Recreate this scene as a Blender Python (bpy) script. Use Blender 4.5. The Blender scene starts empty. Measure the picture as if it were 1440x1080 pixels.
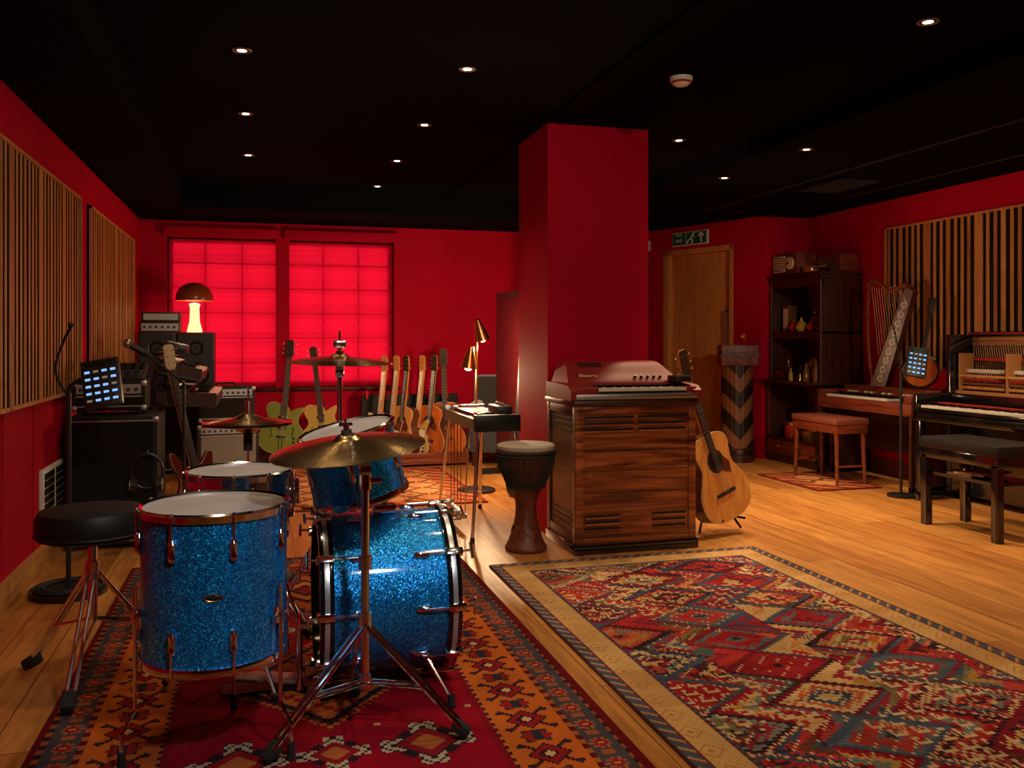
import bpy, bmesh, math, random
import numpy as np
from mathutils import Matrix, Vector, Euler
random.seed(7)
R=math.radians
scene=bpy.context.scene
T=Matrix.Translation
def RX(a): return Matrix.Rotation(R(a),4,'X')
def RY(a): return Matrix.Rotation(R(a),4,'Y')
def RZ(a): return Matrix.Rotation(R(a),4,'Z')

# ------------------------------------------------------------ materials
def lin(c):
    return tuple(((v/255)/12.92 if v/255<=0.04045 else ((v/255+0.055)/1.055)**2.4) for v in c)
def newmat(name):
    m=bpy.data.materials.new(name); m.use_nodes=True
    nt=m.node_tree; b=nt.nodes['Principled BSDF']
    return m,nt,b
def mat(name,col,rough=0.5,metal=0.0,coat=0.0,emit=None,es=0,noise=0.0,nscale=20,bump=0.0,bscale=200,spec=0.5,sheen=0):
    m,nt,b=newmat(name)
    b.inputs['Base Color'].default_value=(*col,1)
    b.inputs['Roughness'].default_value=rough
    b.inputs['Metallic'].default_value=metal
    b.inputs['Coat Weight'].default_value=coat
    b.inputs['Coat Roughness'].default_value=0.08
    b.inputs['Specular IOR Level'].default_value=spec
    b.inputs['Sheen Weight'].default_value=sheen
    if emit:
        b.inputs['Emission Color'].default_value=(*emit,1); b.inputs['Emission Strength'].default_value=es
    tc=nt.nodes.new('ShaderNodeTexCoord')
    if noise>0:
        n=nt.nodes.new('ShaderNodeTexNoise'); n.inputs['Scale'].default_value=nscale; n.inputs['Detail'].default_value=4
        nt.links.new(tc.outputs['Object'],n.inputs['Vector'])
        r=nt.nodes.new('ShaderNodeValToRGB')
        r.color_ramp.elements[0].position=0.3; r.color_ramp.elements[1].position=0.7
        r.color_ramp.elements[0].color=(*[v*(1-noise) for v in col],1)
        r.color_ramp.elements[1].color=(*[min(1,v*(1+noise)) for v in col],1)
        nt.links.new(n.outputs['Fac'],r.inputs['Fac']); nt.links.new(r.outputs['Color'],b.inputs['Base Color'])
    if bump>0:
        n2=nt.nodes.new('ShaderNodeTexNoise'); n2.inputs['Scale'].default_value=bscale
        nt.links.new(tc.outputs['Object'],n2.inputs['Vector'])
        bp=nt.nodes.new('ShaderNodeBump'); bp.inputs['Strength'].default_value=bump; bp.inputs['Distance'].default_value=0.004
        nt.links.new(n2.outputs['Fac'],bp.inputs['Height']); nt.links.new(bp.outputs['Normal'],b.inputs['Normal'])
    return m
def wood(name,c1,c2,axis='X',scale=1.0,rough=0.4,coat=0.0,swirl=2.0,c3=None):
    """grain running along axis"""
    m,nt,b=newmat(name)
    b.inputs['Roughness'].default_value=rough; b.inputs['Coat Weight'].default_value=coat
    tc=nt.nodes.new('ShaderNodeTexCoord'); mp=nt.nodes.new('ShaderNodeMapping')
    s={'X':(0.6,7,7),'Y':(7,0.6,7),'Z':(7,7,0.6)}[axis]
    mp.inputs['Scale'].default_value=tuple(v*scale for v in s)
    nt.links.new(tc.outputs['Object'],mp.inputs['Vector'])
    n=nt.nodes.new('ShaderNodeTexNoise'); n.inputs['Scale'].default_value=2.2; n.inputs['Detail'].default_value=6; n.inputs['Distortion'].default_value=swirl
    nt.links.new(mp.outputs['Vector'],n.inputs['Vector'])
    n2=nt.nodes.new('ShaderNodeTexNoise'); n2.inputs['Scale'].default_value=14; n2.inputs['Detail'].default_value=3
    nt.links.new(mp.outputs['Vector'],n2.inputs['Vector'])
    mx=nt.nodes.new('ShaderNodeMath'); mx.operation='MULTIPLY_ADD'; mx.inputs[1].default_value=0.35
    nt.links.new(n2.outputs['Fac'],mx.inputs[0]); nt.links.new(n.outputs['Fac'],mx.inputs[2])
    r=nt.nodes.new('ShaderNodeValToRGB'); e=r.color_ramp.elements
    e[0].position=0.45; e[0].color=(*c1,1); e[1].position=0.85; e[1].color=(*c2,1)
    if c3:
        k=e.new(0.62); k.color=(*c3,1)
    nt.links.new(mx.outputs[0],r.inputs['Fac']); nt.links.new(r.outputs['Color'],b.inputs['Base Color'])
    return m

RED=(0.46,0.0006,0.024)
m_wall=mat('red_paint',RED,0.7,noise=0.05,nscale=2,bump=0.08,bscale=120,spec=.08)
m_ceil=mat('black_ceiling',(0.0045,0.0045,0.005),0.95,spec=.03)
m_black=mat('black_plastic',(0.010,0.010,0.011),0.4)
m_tolex=mat('black_tolex',(0.009,0.0085,0.0085),0.6,bump=0.4,bscale=400,spec=.3)
m_blackgloss=mat('black_lacquer',(0.006,0.006,0.007),0.12,coat=0.8)
m_vinyl=mat('black_vinyl',(0.008,0.007,0.007),0.5,bump=0.1,bscale=60,spec=.3)
m_chrome=mat('chrome',(0.82,0.82,0.84),0.12,1.0)
m_steel=mat('brushed_steel',(0.45,0.45,0.45),0.38,1.0)
m_darkmetal=mat('dark_metal',(0.03,0.03,0.03),0.35,0.8)
m_brass=mat('brass',(0.75,0.45,0.14),0.25,1.0)
m_white=mat('ivory_white',(0.72,0.66,0.55),0.3)
m_rubber=mat('rubber',(0.01,0.01,0.01),0.8)
m_cloth=mat('grille_cloth',(0.20,0.18,0.16),0.9,noise=0.5,nscale=300)
m_clothd=mat('dark_grille',(0.013,0.012,0.011),0.9,noise=0.5,nscale=200,spec=.2)
m_redl=mat('red_lacquer',(0.22,0.010,0.010),0.5,spec=.35)
m_rust=mat('mahogany_seat',(0.20,0.05,0.028),0.45)
m_led=mat('blue_led',(0.1,0.3,0.8),0.4,emit=(0.25,0.5,1.0),es=1.0)
m_head=mat('drum_skin',(0.38,0.36,0.37),0.5,noise=0.12,nscale=6)
m_goat=mat('goat_skin',(0.50,0.42,0.36),0.7,noise=0.15,nscale=15)
m_rope=mat('black_rope',(0.02,0.02,0.02),0.8)
m_gold=mat('gold_plate',(0.40,0.17,0.05),0.45,0.3)
m_felt=mat('red_felt',(0.4,0.01,0.01),0.9)
m_cream=mat('cream',(0.7,0.6,0.4),0.5)
m_green=mat('sign_green',(0.0,0.14,0.08),0.5)
m_signw=mat('sign_white',(0.75,0.8,0.75),0.5)
m_door=wood('oak_door',lin((180,118,56)),lin((212,150,82)),'Z',1.0,0.4)
m_oak=wood('oak_trim',lin((160,100,45)),lin((200,140,75)),'Y',1.0,0.5)
m_slat=wood('slat_wood',lin((160,98,46)),lin((208,140,74)),'Z',1.4,0.55)
m_slat2=wood('slat_wood_warm',lin((136,78,34)),lin((188,116,56)),'Z',1.1,0.55)
m_slatd=mat('slat_core',(0.012,0.007,0.004),0.9,spec=.2)
m_rose=wood('rosewood',lin((50,20,9)),lin((174,98,52)),'X',0.55,0.32,0.3,swirl=2.6,c3=lin((118,58,29)))
m_rosed=wood('rosewood_dark',lin((30,10,7)),lin((84,32,22)),'Y',0.7,0.35,0.3)
m_dkwood=wood('dark_oak',lin((34,14,9)),lin((72,32,20)),'Z',1.0,0.4,0.2)
m_mah=wood('mahogany',lin((78,31,17)),lin((132,60,32)),'X',1.0,0.35,0.3)
m_spruce=wood('spruce_top',lin((190,120,55)),lin((225,160,85)),'Z',2.0,0.25,0.6,swirl=0.3)
m_spruce2=wood('cedar_top',lin((150,70,25)),lin((190,98,40)),'Z',2.0,0.25,0.6,swirl=0.3)
m_maple=wood('maple_neck',lin((170,112,58)),lin((210,146,82)),'Z',2.0,0.35,0.4,swirl=0.3)
m_fret=mat('rosewood_fretboard',(0.03,0.014,0.008),0.5)
m_gside=mat('mahogany_guitar_side',(0.11,0.03,0.012),0.3,coat=0.5)
m_ggreen=mat('olive_lacquer',(0.22,0.26,0.05),0.25,coat=0.7)
m_gburst=mat('gold_lacquer',(0.5,0.32,0.08),0.25,coat=0.7)
m_gred=mat('cherry_lacquer',(0.11,0.016,0.010),0.2,coat=0.7)
m_gwhite=mat('cream_lacquer',(0.6,0.5,0.35),0.25,coat=0.7)
m_tomwood=wood('carved_wood',lin((60,26,15)),lin((124,60,32)),'Z',1.5,0.45)

def brassc(name,c,rough):
    m,nt,b=newmat(name)
    b.inputs['Metallic'].default_value=1; b.inputs['Roughness'].default_value=rough
    b.inputs['Base Color'].default_value=(*c,1)
    tc=nt.nodes.new('ShaderNodeTexCoord'); ln=nt.nodes.new('ShaderNodeVectorMath'); ln.operation='LENGTH'
    nt.links.new(tc.outputs['Object'],ln.inputs[0])
    w=nt.nodes.new('ShaderNodeMath'); w.operation='MULTIPLY'; w.inputs[1].default_value=700
    nt.links.new(ln.outputs['Value'],w.inputs[0])
    s=nt.nodes.new('ShaderNodeMath'); s.operation='SINE'; nt.links.new(w.outputs[0],s.inputs[0])
    bp=nt.nodes.new('ShaderNodeBump'); bp.inputs['Strength'].default_value=0.25; bp.inputs['Distance'].default_value=0.001
    nt.links.new(s.outputs[0],bp.inputs['Height']); nt.links.new(bp.outputs['Normal'],b.inputs['Normal'])
    return m
m_cym=brassc('cymbal_bronze',(0.62,0.42,0.20),0.22)

def sparkle():
    m,nt,b=newmat('blue_sparkle')
    tc=nt.nodes.new('ShaderNodeTexCoord')
    v=nt.nodes.new('ShaderNodeTexVoronoi'); v.inputs['Scale'].default_value=300
    nt.links.new(tc.outputs['Object'],v.inputs['Vector'])
    r=nt.nodes.new('ShaderNodeValToRGB'); e=r.color_ramp.elements
    e[0].position=0.0; e[0].color=(0.0,0.08,0.34,1); e[1].position=1.0; e[1].color=(0.08,0.85,1.0,1)
    k=e.new(0.55); k.color=(0.0,0.23,0.74,1); k=e.new(0.86); k.color=(0.0,0.42,1.0,1)
    sp=nt.nodes.new('ShaderNodeSeparateColor'); nt.links.new(v.outputs['Color'],sp.inputs['Color'])
    nt.links.new(sp.outputs['Red'],r.inputs['Fac']); nt.links.new(r.outputs['Color'],b.inputs['Base Color'])
    b.inputs['Metallic'].default_value=0.65; b.inputs['Roughness'].default_value=0.33
    b.inputs['Coat Weight'].default_value=0.6; b.inputs['Coat Roughness'].default_value=0.07
    sub=nt.nodes.new('ShaderNodeVectorMath'); sub.operation='SUBTRACT'; sub.inputs[1].default_value=(0.5,0.5,0.5)
    nt.links.new(v.outputs['Color'],sub.inputs[0])
    sc=nt.nodes.new('ShaderNodeVectorMath'); sc.operation='SCALE'; sc.inputs['Scale'].default_value=0.55
    nt.links.new(sub.outputs[0],sc.inputs[0])
    g=nt.nodes.new('ShaderNodeNewGeometry'); ad=nt.nodes.new('ShaderNodeVectorMath'); ad.operation='ADD'
    nt.links.new(g.outputs['Normal'],ad.inputs[0]); nt.links.new(sc.outputs[0],ad.inputs[1])
    no=nt.nodes.new('ShaderNodeVectorMath'); no.operation='NORMALIZE'; nt.links.new(ad.outputs[0],no.inputs[0])
    nt.links.new(no.outputs[0],b.inputs['Normal'])
    return m
m_spark=sparkle()

def floormat():
    m,nt,b=newmat('oak_floorboards')
    tc=nt.nodes.new('ShaderNodeTexCoord'); mp=nt.nodes.new('ShaderNodeMapping'); mp.inputs['Rotation'].default_value=(0,0,R(90))
    nt.links.new(tc.outputs['Object'],mp.inputs['Vector'])
    br=nt.nodes.new('ShaderNodeTexBrick'); br.offset=0.37; br.inputs['Scale'].default_value=1
    br.inputs['Brick Width'].default_value=2.1; br.inputs['Row Height'].default_value=0.19
    br.inputs['Mortar Size'].default_value=0.0018; br.inputs['Mortar Smooth'].default_value=0.1
    br.inputs['Color1'].default_value=(*lin((200,142,74)),1); br.inputs['Color2'].default_value=(*lin((172,112,54)),1)
    br.inputs['Mortar'].default_value=(*lin((64,34,14)),1)
    nt.links.new(mp.outputs['Vector'],br.inputs['Vector'])
    mp2=nt.nodes.new('ShaderNodeMapping'); mp2.inputs['Scale'].default_value=(9,0.7,9)
    nt.links.new(tc.outputs['Object'],mp2.inputs['Vector'])
    n=nt.nodes.new('ShaderNodeTexNoise'); n.inputs['Scale'].default_value=2.5; n.inputs['Detail'].default_value=7; n.inputs['Distortion'].default_value=1.2
    nt.links.new(mp2.outputs['Vector'],n.inputs['Vector'])
    r=nt.nodes.new('ShaderNodeValToRGB'); r.color_ramp.elements[0].position=0.3; r.color_ramp.elements[0].color=(0.6,0.52,0.46,1)
    r.color_ramp.elements[1].position=0.65; r.color_ramp.elements[1].color=(1.1,1.08,1.05,1)
    nt.links.new(n.outputs['Fac'],r.inputs['Fac'])
    vo=nt.nodes.new('ShaderNodeTexVoronoi'); vo.inputs['Scale'].default_value=1.9
    mp3=nt.nodes.new('ShaderNodeMapping'); mp3.inputs['Scale'].default_value=(2.2,1,1); nt.links.new(tc.outputs['Object'],mp3.inputs['Vector'])
    nt.links.new(mp3.outputs['Vector'],vo.inputs['Vector'])
    rk=nt.nodes.new('ShaderNodeValToRGB'); rk.color_ramp.elements[0].position=0.02; rk.color_ramp.elements[0].color=(0.35,0.25,0.2,1)
    rk.color_ramp.elements[1].position=0.06; rk.color_ramp.elements[1].color=(1,1,1,1)
    nt.links.new(vo.outputs['Distance'],rk.inputs['Fac'])
    mx=nt.nodes.new('ShaderNodeMix'); mx.data_type='RGBA'; mx.blend_type='MULTIPLY'; mx.inputs[0].default_value=1
    nt.links.new(br.outputs['Color'],mx.inputs[6]); nt.links.new(r.outputs['Color'],mx.inputs[7])
    mx2=nt.nodes.new('ShaderNodeMix'); mx2.data_type='RGBA'; mx2.blend_type='MULTIPLY'; mx2.inputs[0].default_value=1
    nt.links.new(mx.outputs[2],mx2.inputs[6]); nt.links.new(rk.outputs['Color'],mx2.inputs[7])
    nt.links.new(mx2.outputs[2],b.inputs['Base Color'])
    b.inputs['Roughness'].default_value=0.36
    bp=nt.nodes.new('ShaderNodeBump'); bp.inputs['Strength'].default_value=0.3; bp.inputs['Distance'].default_value=0.002
    nt.links.new(br.outputs['Fac'],bp.inputs['Height']); bp.invert=True; nt.links.new(bp.outputs['Normal'],b.inputs['Normal'])
    return m
m_floor=floormat()

# ------------------------------------------------------------ mesh builder
def spline(pts,n=6,closed=False):
    out=[]; N=len(pts); P=[Vector(p) for p in pts]
    rng=range(N if closed else N-1)
    for i in rng:
        p0=P[(i-1)%N] if closed or i>0 else P[0]; p1=P[i]; p2=P[(i+1)%N]; p3=P[(i+2)%N] if closed or i+2<N else P[-1]
        for k in range(n):
            t=k/n
            out.append(0.5*((2*p1)+(p2-p0)*t+(2*p0-5*p1+4*p2-p3)*t*t+(3*p1-p0-3*p2+p3)*t**3))
    if not closed: out.append(P[-1])
    return out
class MB:
    def __init__(s,name): s.name=name; s.bm=bmesh.new(); s.mats=[]; s.M=Matrix.Identity(4)
    def mi(s,m):
        if m not in s.mats: s.mats.append(m)
        return s.mats.index(m)
    def add(s,vs,fs,m):
        i=s.mi(m); bv=[s.bm.verts.new(s.M@Vector(v)) for v in vs]
        for f in fs:
            try:
                fc=s.bm.faces.new([bv[k] for k in f]); fc.material_index=i
            except ValueError: pass
    def box(s,c,sz,m,rot=None,bev=0.0):
        t=bmesh.new(); bmesh.ops.create_cube(t,size=1)
        for v in t.verts: v.co=Vector((v.co.x*sz[0],v.co.y*sz[1],v.co.z*sz[2]))
        if bev>0: bmesh.ops.bevel(t,geom=list(t.edges),offset=min(bev,min(sz)*0.45),segments=2,profile=0.6,affect='EDGES')
        A=T(c)@(Euler([R(a) for a in rot]).to_matrix().to_4x4() if rot else Matrix.Identity(4))
        t.verts.index_update()
        s.add([A@v.co for v in t.verts],[[v.index for v in f.verts] for f in t.faces],m); t.free()
    def b2(s,a,b,m,bev=0.0):
        s.box([(a[i]+b[i])/2 for i in range(3)],[abs(b[i]-a[i]) for i in range(3)],m,bev=bev)
    def cyl(s,p0,p1,r0,m,r1=None,seg=16,cap=True):
        if r1 is None: r1=r0
        p0=Vector(p0);p1=Vector(p1); d=(p1-p0)
        if d.length<1e-6: return
        q=d.to_track_quat('Z','Y').to_matrix()
        vs=[]
        for p,r in((p0,r0),(p1,r1)):
            for k in range(seg):
                a=2*math.pi*k/seg; vs.append(p+q@Vector((r*math.cos(a),r*math.sin(a),0)))
        fs=[[k,(k+1)%seg,seg+(k+1)%seg,seg+k] for k in range(seg)]
        if cap: fs+= [list(range(seg))[::-1],list(range(seg,2*seg))]
        s.add(vs,fs,m)
    def lathe(s,prof,m,seg=32,A=None,mod=None):
        A=A or Matrix.Identity(4); vs=[];fs=[]
        for (r,z) in prof:
            for k in range(seg):
                a=2*math.pi*k/seg; rr=r*(mod(a,z) if mod else 1); vs.append(A@Vector((rr*math.cos(a),rr*math.sin(a),z)))
        for j in range(len(prof)-1):
            for k in range(seg):
                fs.append([j*seg+k,j*seg+(k+1)%seg,(j+1)*seg+(k+1)%seg,(j+1)*seg+k])
        s.add(vs,fs,m)
    def disc(s,c,r,m,A=None,seg=32):
        A=A or Matrix.Identity(4); c=Vector(c)
        s.add([A@(c+Vector((r*math.cos(2*math.pi*k/seg),r*math.sin(2*math.pi*k/seg),0))) for k in range(seg)],[list(range(seg))],m)
    def prism(s,pts,y0,y1,m,msid=None):
        """polygon in local XZ extruded along Y"""
        n=len(pts); vs=[(p[0],y0,p[1]) for p in pts]+[(p[0],y1,p[1]) for p in pts]
        s.add(vs,[list(range(n)),list(range(2*n-1,n-1,-1))],m)
        s.add(vs,[[k,n+k,n+(k+1)%n,(k+1)%n] for k in range(n)],msid or m)
    def tube(s,pts,r,m,seg=8,smooth=0):
        P=[Vector(p) for p in (spline(pts,smooth) if smooth else pts)]
        for a,b in zip(P[:-1],P[1:]): s.cyl(a,b,r,m,seg=seg)
        if len(P)>2 and not smooth:
            for p in P[1:-1]: s.sph(p,r*1.0,m,seg=8)
    def sph(s,c,r,m,sc=(1,1,1),seg=16):
        n=seg; prof=[(r*math.sin(math.pi*k/(n//2)),-r*math.cos(math.pi*k/(n//2))) for k in range(n//2+1)]
        prof[0]=(r*0.001,-r);prof[-1]=(r*0.001,r)
        s.lathe(prof,m,n,T(c)@Matrix.Diagonal((*sc,1)))
    def fin(s,loc=(0,0,0),M=None,ang=35,parent=None):
        me=bpy.data.meshes.new(s.name); bmesh.ops.recalc_face_normals(s.bm,faces=list(s.bm.faces))
        s.bm.to_mesh(me); s.bm.free()
        for m in s.mats: me.materials.append(m)
        for p in me.polygons: p.use_smooth=True
        me.set_sharp_from_angle(angle=R(ang))
        o=bpy.data.objects.new(s.name,me); scene.collection.objects.link(o)
        o.matrix_world=M if M is not None else T(loc)
        if parent: o.parent=parent
        return o
RUGZ=(0,0,.0115)
def keys(mb,x0,x1,yf,ln,z,n,start=0):
    w=(x1-x0)/n
    for i in range(n):
        mb.box((x0+(i+.5)*w,yf+ln/2,z),(w*0.93,ln,0.018),m_white)
        if (i+start)%7 in(0,1,3,4,5) and i<n-1:
            mb.box((x0+(i+1)*w,yf+ln*0.68,z+0.014),(w*0.55,ln*0.62,0.018),m_blackgloss)
def textobj(body,size,mtl,M,parent,name='lettering',align='CENTER'):
    cu=bpy.data.curves.new(name,'FONT'); cu.body=body; cu.size=size; cu.align_x=align; cu.align_y='CENTER'; cu.extrude=0.001
    cu.materials.append(mtl); o=bpy.data.objects.new(name,cu); scene.collection.objects.link(o)
    o.parent=parent; o.matrix_parent_inverse=parent.matrix_world.inverted(); o.matrix_basis=M; return o

# ------------------------------------------------------------ room
XL,XR,YB=-1.1,5.42,9.1; H=2.556; HS=2.35; HR=2.45; YN=-2.2
b=MB('floor'); b.b2((XL-.15,YN-.15,-.1),(XR+.15,10.3,0),m_floor); b.fin()
b=MB('ceiling'); b.b2((XL-.15,YN-.15,H),(XR+.15,10.3,H+.1),m_ceil)
b.b2((XL,YN,HS),(-.64,YB,H),m_ceil); b.b2((-.64,8.15,HS),(3.2,10.0,H),m_ceil); b.b2((3.2,YN,HR),(XR,10.0,H),m_ceil)
b.b2((1.68,YN,H-.022),(2.40,8.15,H),m_ceil)
# shallow service slots in the right-hand bulkhead
m_slot=mat('ceiling_grille',(0.010,0.010,0.011),.6)
for x in(4.15,4.95): b.b2((x-.012,YN,HR-.006),(x+.012,7.9,HR),m_slot)
for k in range(12): b.b2((4.35+k*.03,5.9,HR-.01),(4.36+k*.03,6.5,HR),m_slot)
b.fin()
b=MB('wall_left'); b.b2((XL-.15,YN,0),(XL,10.2,H),m_wall); b.fin()
b=MB('wall_right'); b.b2((XR,YN,0),(XR+.15,7.95,H),m_wall); b.fin()
b=MB('wall_front'); b.b2((XL-.15,YN-.15,0),(XR+.15,YN,H),m_wall); b.fin()
wx0,wx1,wz0,wz1=-.86,1.33,.73,2.20
b=MB('wall_back'); b.b2((XL,YB,0),(wx0,YB+.2,H),m_wall); b.b2((wx1,YB,0),(3.3,YB+.2,H),m_wall)
b.b2((wx0,YB,0),(wx1,YB+.2,wz0),m_wall); b.b2((wx0,YB,wz1),(wx1,YB+.2,H),m_wall)
b.b2((3.15,YB+.2,0),(3.3,10.15,H),m_wall); b.b2((3.3,10.0,0),(4.3,10.15,H),m_wall); b.fin()
P1=Vector((4.87,7.95,0)); dd=Vector((-.345,.939,0)).normalized(); ang=math.degrees(math.atan2(-dd.y,-dd.x))
MD=T(P1)@RZ(ang)
L=2.35
b=MB('wall_door')
dr,dl=-.37,-1.30; dtop=2.17
b.b2((dr,0,0),(0,.15,H),m_wall); b.b2((-L,0,0),(dl,.15,H),m_wall); b.b2((dl,0,dtop),(dr,.15,H),m_wall)
b.fin(M=MD)
b=MB('wall_corner'); b.b2((4.87,7.95,0),(XR+.15,8.1,H),m_wall); b.fin()
b=MB('door_1')
b.b2((dl+.03,.06,0.01),(dr-.03,.105,dtop-.03),m_door,bev=.002)
for x0,x1 in((dl-.05,dl+.03),(dr-.03,dr+.02)): b.b2((x0,-.012,0),(x1,.14,dtop+.03),m_door,bev=.003)
b.b2((dl-.05,-.012,dtop-.03),(dr+.02,.14,dtop+.03),m_door,bev=.003)
b.tube([(dr-.10,.06,.9),(dr-.10,.0,.9),(dr-.10,.0,1.5),(dr-.10,.06,1.5)],.012,m_steel)
b.b2((dr-.14,.055,.75),(dr-.06,.062,.88),m_steel)
b.fin(M=MD)
b=MB('exit_sign'); b.b2((-1.19,-.03,2.235),(-.68,-.002,2.385),m_signw,bev=.002); b.b2((-1.18,-.034,2.245),(-.69,-.029,2.375),m_green)
yy=-.038
b.tube([(-.88,yy,2.35),(-.905,yy,2.31),(-.88,yy,2.28),(-.90,yy,2.255)],.007,m_signw,6); b.tube([(-.905,yy,2.31),(-.94,yy,2.29),(-.965,yy,2.262)],.007,m_signw,6); b.sph((-.87,yy,2.358),.011,m_signw)
b.tube([(-.88,yy,2.335),(-.85,yy,2.315)],.005,m_signw,6)
b.tube([(-.76,yy,2.255),(-.76,yy,2.36)],.008,m_signw,6); b.tube([(-.795,yy,2.325),(-.76,yy,2.362),(-.725,yy,2.325)],.008,m_signw,6)
for x0,x1,z0,z1 in((-.985,-.98,2.25,2.37),(-.85,-.80,2.366,2.37)): b.b2((x0,-.037,z0),(x1,-.033,z1),m_signw)
ex=b.fin(M=MD)
textobj('Fire\nexit',.062,m_signw,MD@T((-1.085,-.038,2.328))@RX(90),ex)
b=MB('motion_sensor'); b.b2((-1.62,-.05,2.22),(-1.55,0,2.34),m_signw,bev=.015); b.b2((-1.605,-.052,2.235),(-1.565,-.045,2.275),m_led); b.fin(M=MD)
b=MB('light_switch'); b.b2((-.27,-.012,1.19),(-.18,0,1.28),m_brass,bev=.004); b.b2((-.235,-.022,1.225),(-.215,-.01,1.245),m_white); b.fin(M=MD)
b=MB('pillar'); b.b2((1.704,5.2,0),(2.377,5.83,H-.022),m_wall); b.fin()
b=MB('baseboard_left'); b.b2((XL,YN,0),(XL+.02,YB,.13),m_oak,bev=.003); b.fin()
b=MB('baseboard_right'); b.b2((XR-.02,YN,0),(XR,7.95,.13),m_mah,bev=.003); b.fin()
b=MB('baseboard_back'); b.b2((XL,YB-.02,0),(3.3,YB,.13),m_mah,bev=.003); b.fin()

# window with roller blinds
def blindmat():
    m,nt,bs=newmat('red_roller_blind'); out=nt.nodes['Material Output']
    tr=nt.nodes.new('ShaderNodeBsdfTranslucent'); tr.inputs['Color'].default_value=(0.85,0.006,0.030,1)
    tp=nt.nodes.new('ShaderNodeBsdfTransparent'); tp.inputs['Color'].default_value=(0.8,0.006,0.030,1)
    bs.inputs['Base Color'].default_value=(0.5,0.001,0.03,1); bs.inputs['Roughness'].default_value=.7; bs.inputs['Specular IOR Level'].default_value=.1
    tc=nt.nodes.new('ShaderNodeTexCoord'); mp=nt.nodes.new('ShaderNodeMapping'); mp.inputs['Scale'].default_value=(.35,1,26)
    nt.links.new(tc.outputs['Object'],mp.inputs['Vector']); n=nt.nodes.new('ShaderNodeTexNoise'); n.inputs['Scale'].default_value=1.2; n.inputs['Detail'].default_value=3
    nt.links.new(mp.outputs['Vector'],n.inputs['Vector'])
    mr=nt.nodes.new('ShaderNodeMapRange'); mr.inputs['From Min'].default_value=.35; mr.inputs['From Max'].default_value=.65; mr.inputs['To Min'].default_value=.06; mr.inputs['To Max'].default_value=.44
    nt.links.new(n.outputs['Fac'],mr.inputs['Value'])
    m1=nt.nodes.new('ShaderNodeMixShader'); nt.links.new(mr.outputs[0],m1.inputs[0])
    nt.links.new(tr.outputs[0],m1.inputs[1]); nt.links.new(tp.outputs[0],m1.inputs[2])
    m2=nt.nodes.new('ShaderNodeMixShader'); m2.inputs[0].default_value=.2
    nt.links.new(m1.outputs[0],m2.inputs[1]); nt.links.new(bs.outputs[0],m2.inputs[2]); nt.links.new(m2.outputs[0],out.inputs['Surface'])
    return m
m_blind=blindmat()
m_wframe=mat('dark_red_frame',(0.05,0.003,0.005),.5,spec=.2)
m_munt=mat('window_bars',(0.3,0.25,0.25),.5)
b=MB('window_1')
b.b2((wx0,YB+.10,wz0),(wx0+.05,YB+.17,wz1),m_wframe); b.b2((wx1-.05,YB+.10,wz0),(wx1,YB+.17,wz1),m_wframe)
b.b2((wx0,YB+.10,wz1-.05),(wx1,YB+.17,wz1),m_wframe); b.b2((wx0,YB+.10,wz0),(wx1,YB+.17,wz0+.05),m_wframe)
b.b2((.155,YB+.02,wz0),(.285,YB+.19,wz1),m_wall)
for x0,x1 in((wx0,.18),(.27,wx1)):
    for i in range(1,3):
        x=x0+(x1-x0)*i/3; b.b2((x-.009,YB+.11,wz0),(x+.009,YB+.15,wz1),m_munt)
    for i in range(1,6):
        z=wz0+(wz1-wz0)*i/6; b.b2((x0,YB+.11,z-.008),(x1,YB+.15,z+.008),m_munt)
b.b2((wx0-.05,YB-.07,wz0-.035),(wx1+.05,YB+.1,wz0),m_wframe,bev=.004)
win=b.fin()
for i,(x0,x1) in enumerate(((wx0+.015,.165),(.275,wx1-.012))):
    b=MB('roller_blind'); b.add([(x0,YB+.07,wz0+.02),(x1,YB+.07,wz0+.02),(x1,YB+.07,wz1-.02),(x0,YB+.07,wz1-.02)],[[0,1,2,3]],m_blind)
    b.cyl((x0,YB+.07,wz0+.015),(x1,YB+.07,wz0+.015),.010,m_wall,seg=8)
    b.fin()
    b=MB('blind_cassette'); b.b2((x0-.04,YB-.075,wz1-.005),(x1+.03,YB-.002,wz1+.085),m_wall,bev=.01); b.fin()
m_sky=mat('daylight_sky',(0,0,0),1,emit=(1,0.9,0.85),es=1.75)
b=MB('exterior_daylight'); b.add([(-1.0,YB+.75,.2),(3.1,YB+.75,.2),(3.1,YB+.75,2.9),(-1.0,YB+.75,2.9)],[[0,1,2,3]],m_sky); b.fin()

# acoustic slat panels: veneer-faced slats on dark core strips
def slat_panel(M,length,z0,z1,name='acoustic_slat_panel'):
    b=MB(name)
    b.b2((0,-.012,z0),(length,0,z1),m_slatd)
    for zz in(z0,z1-.018): b.b2((0,-.028,zz),(length,0,zz+.018),m_slat)
    for xx in(0,length-.018): b.b2((xx,-.028,z0),(xx+.018,0,z1),m_slat)
    x=.04; k=0
    while x<length-.07:
        w=[.032,.032,.046,.032,.032,.032,.085][k%7]; g=[.042,.036,.042,.038,.036,.042,.032][k%7]
        xe=min(x+w,length-.02)
        b.b2((x,-.020,z0+.018),(xe,-.012,z1-.018),m_slatd); b.b2((x,-.0225,z0+.018),(xe,-.020,z1-.018),m_slat if k%3 else m_slat2)
        x+=w+g; k+=1
    return b.fin(M=M)
e_=.003
slat_panel(T((XL+e_,6.09-2.14,0))@RZ(90),2.14,.88,2.09)
slat_panel(T((XL+e_,6.42,0))@RZ(90),2.14,.88,2.09)
slat_panel(T((XL+e_,1.45,0))@RZ(90),2.14,.88,2.09)
slat_panel(T((XR-e_,6.76,0))@RZ(-90),2.6,.95,2.20)
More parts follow.
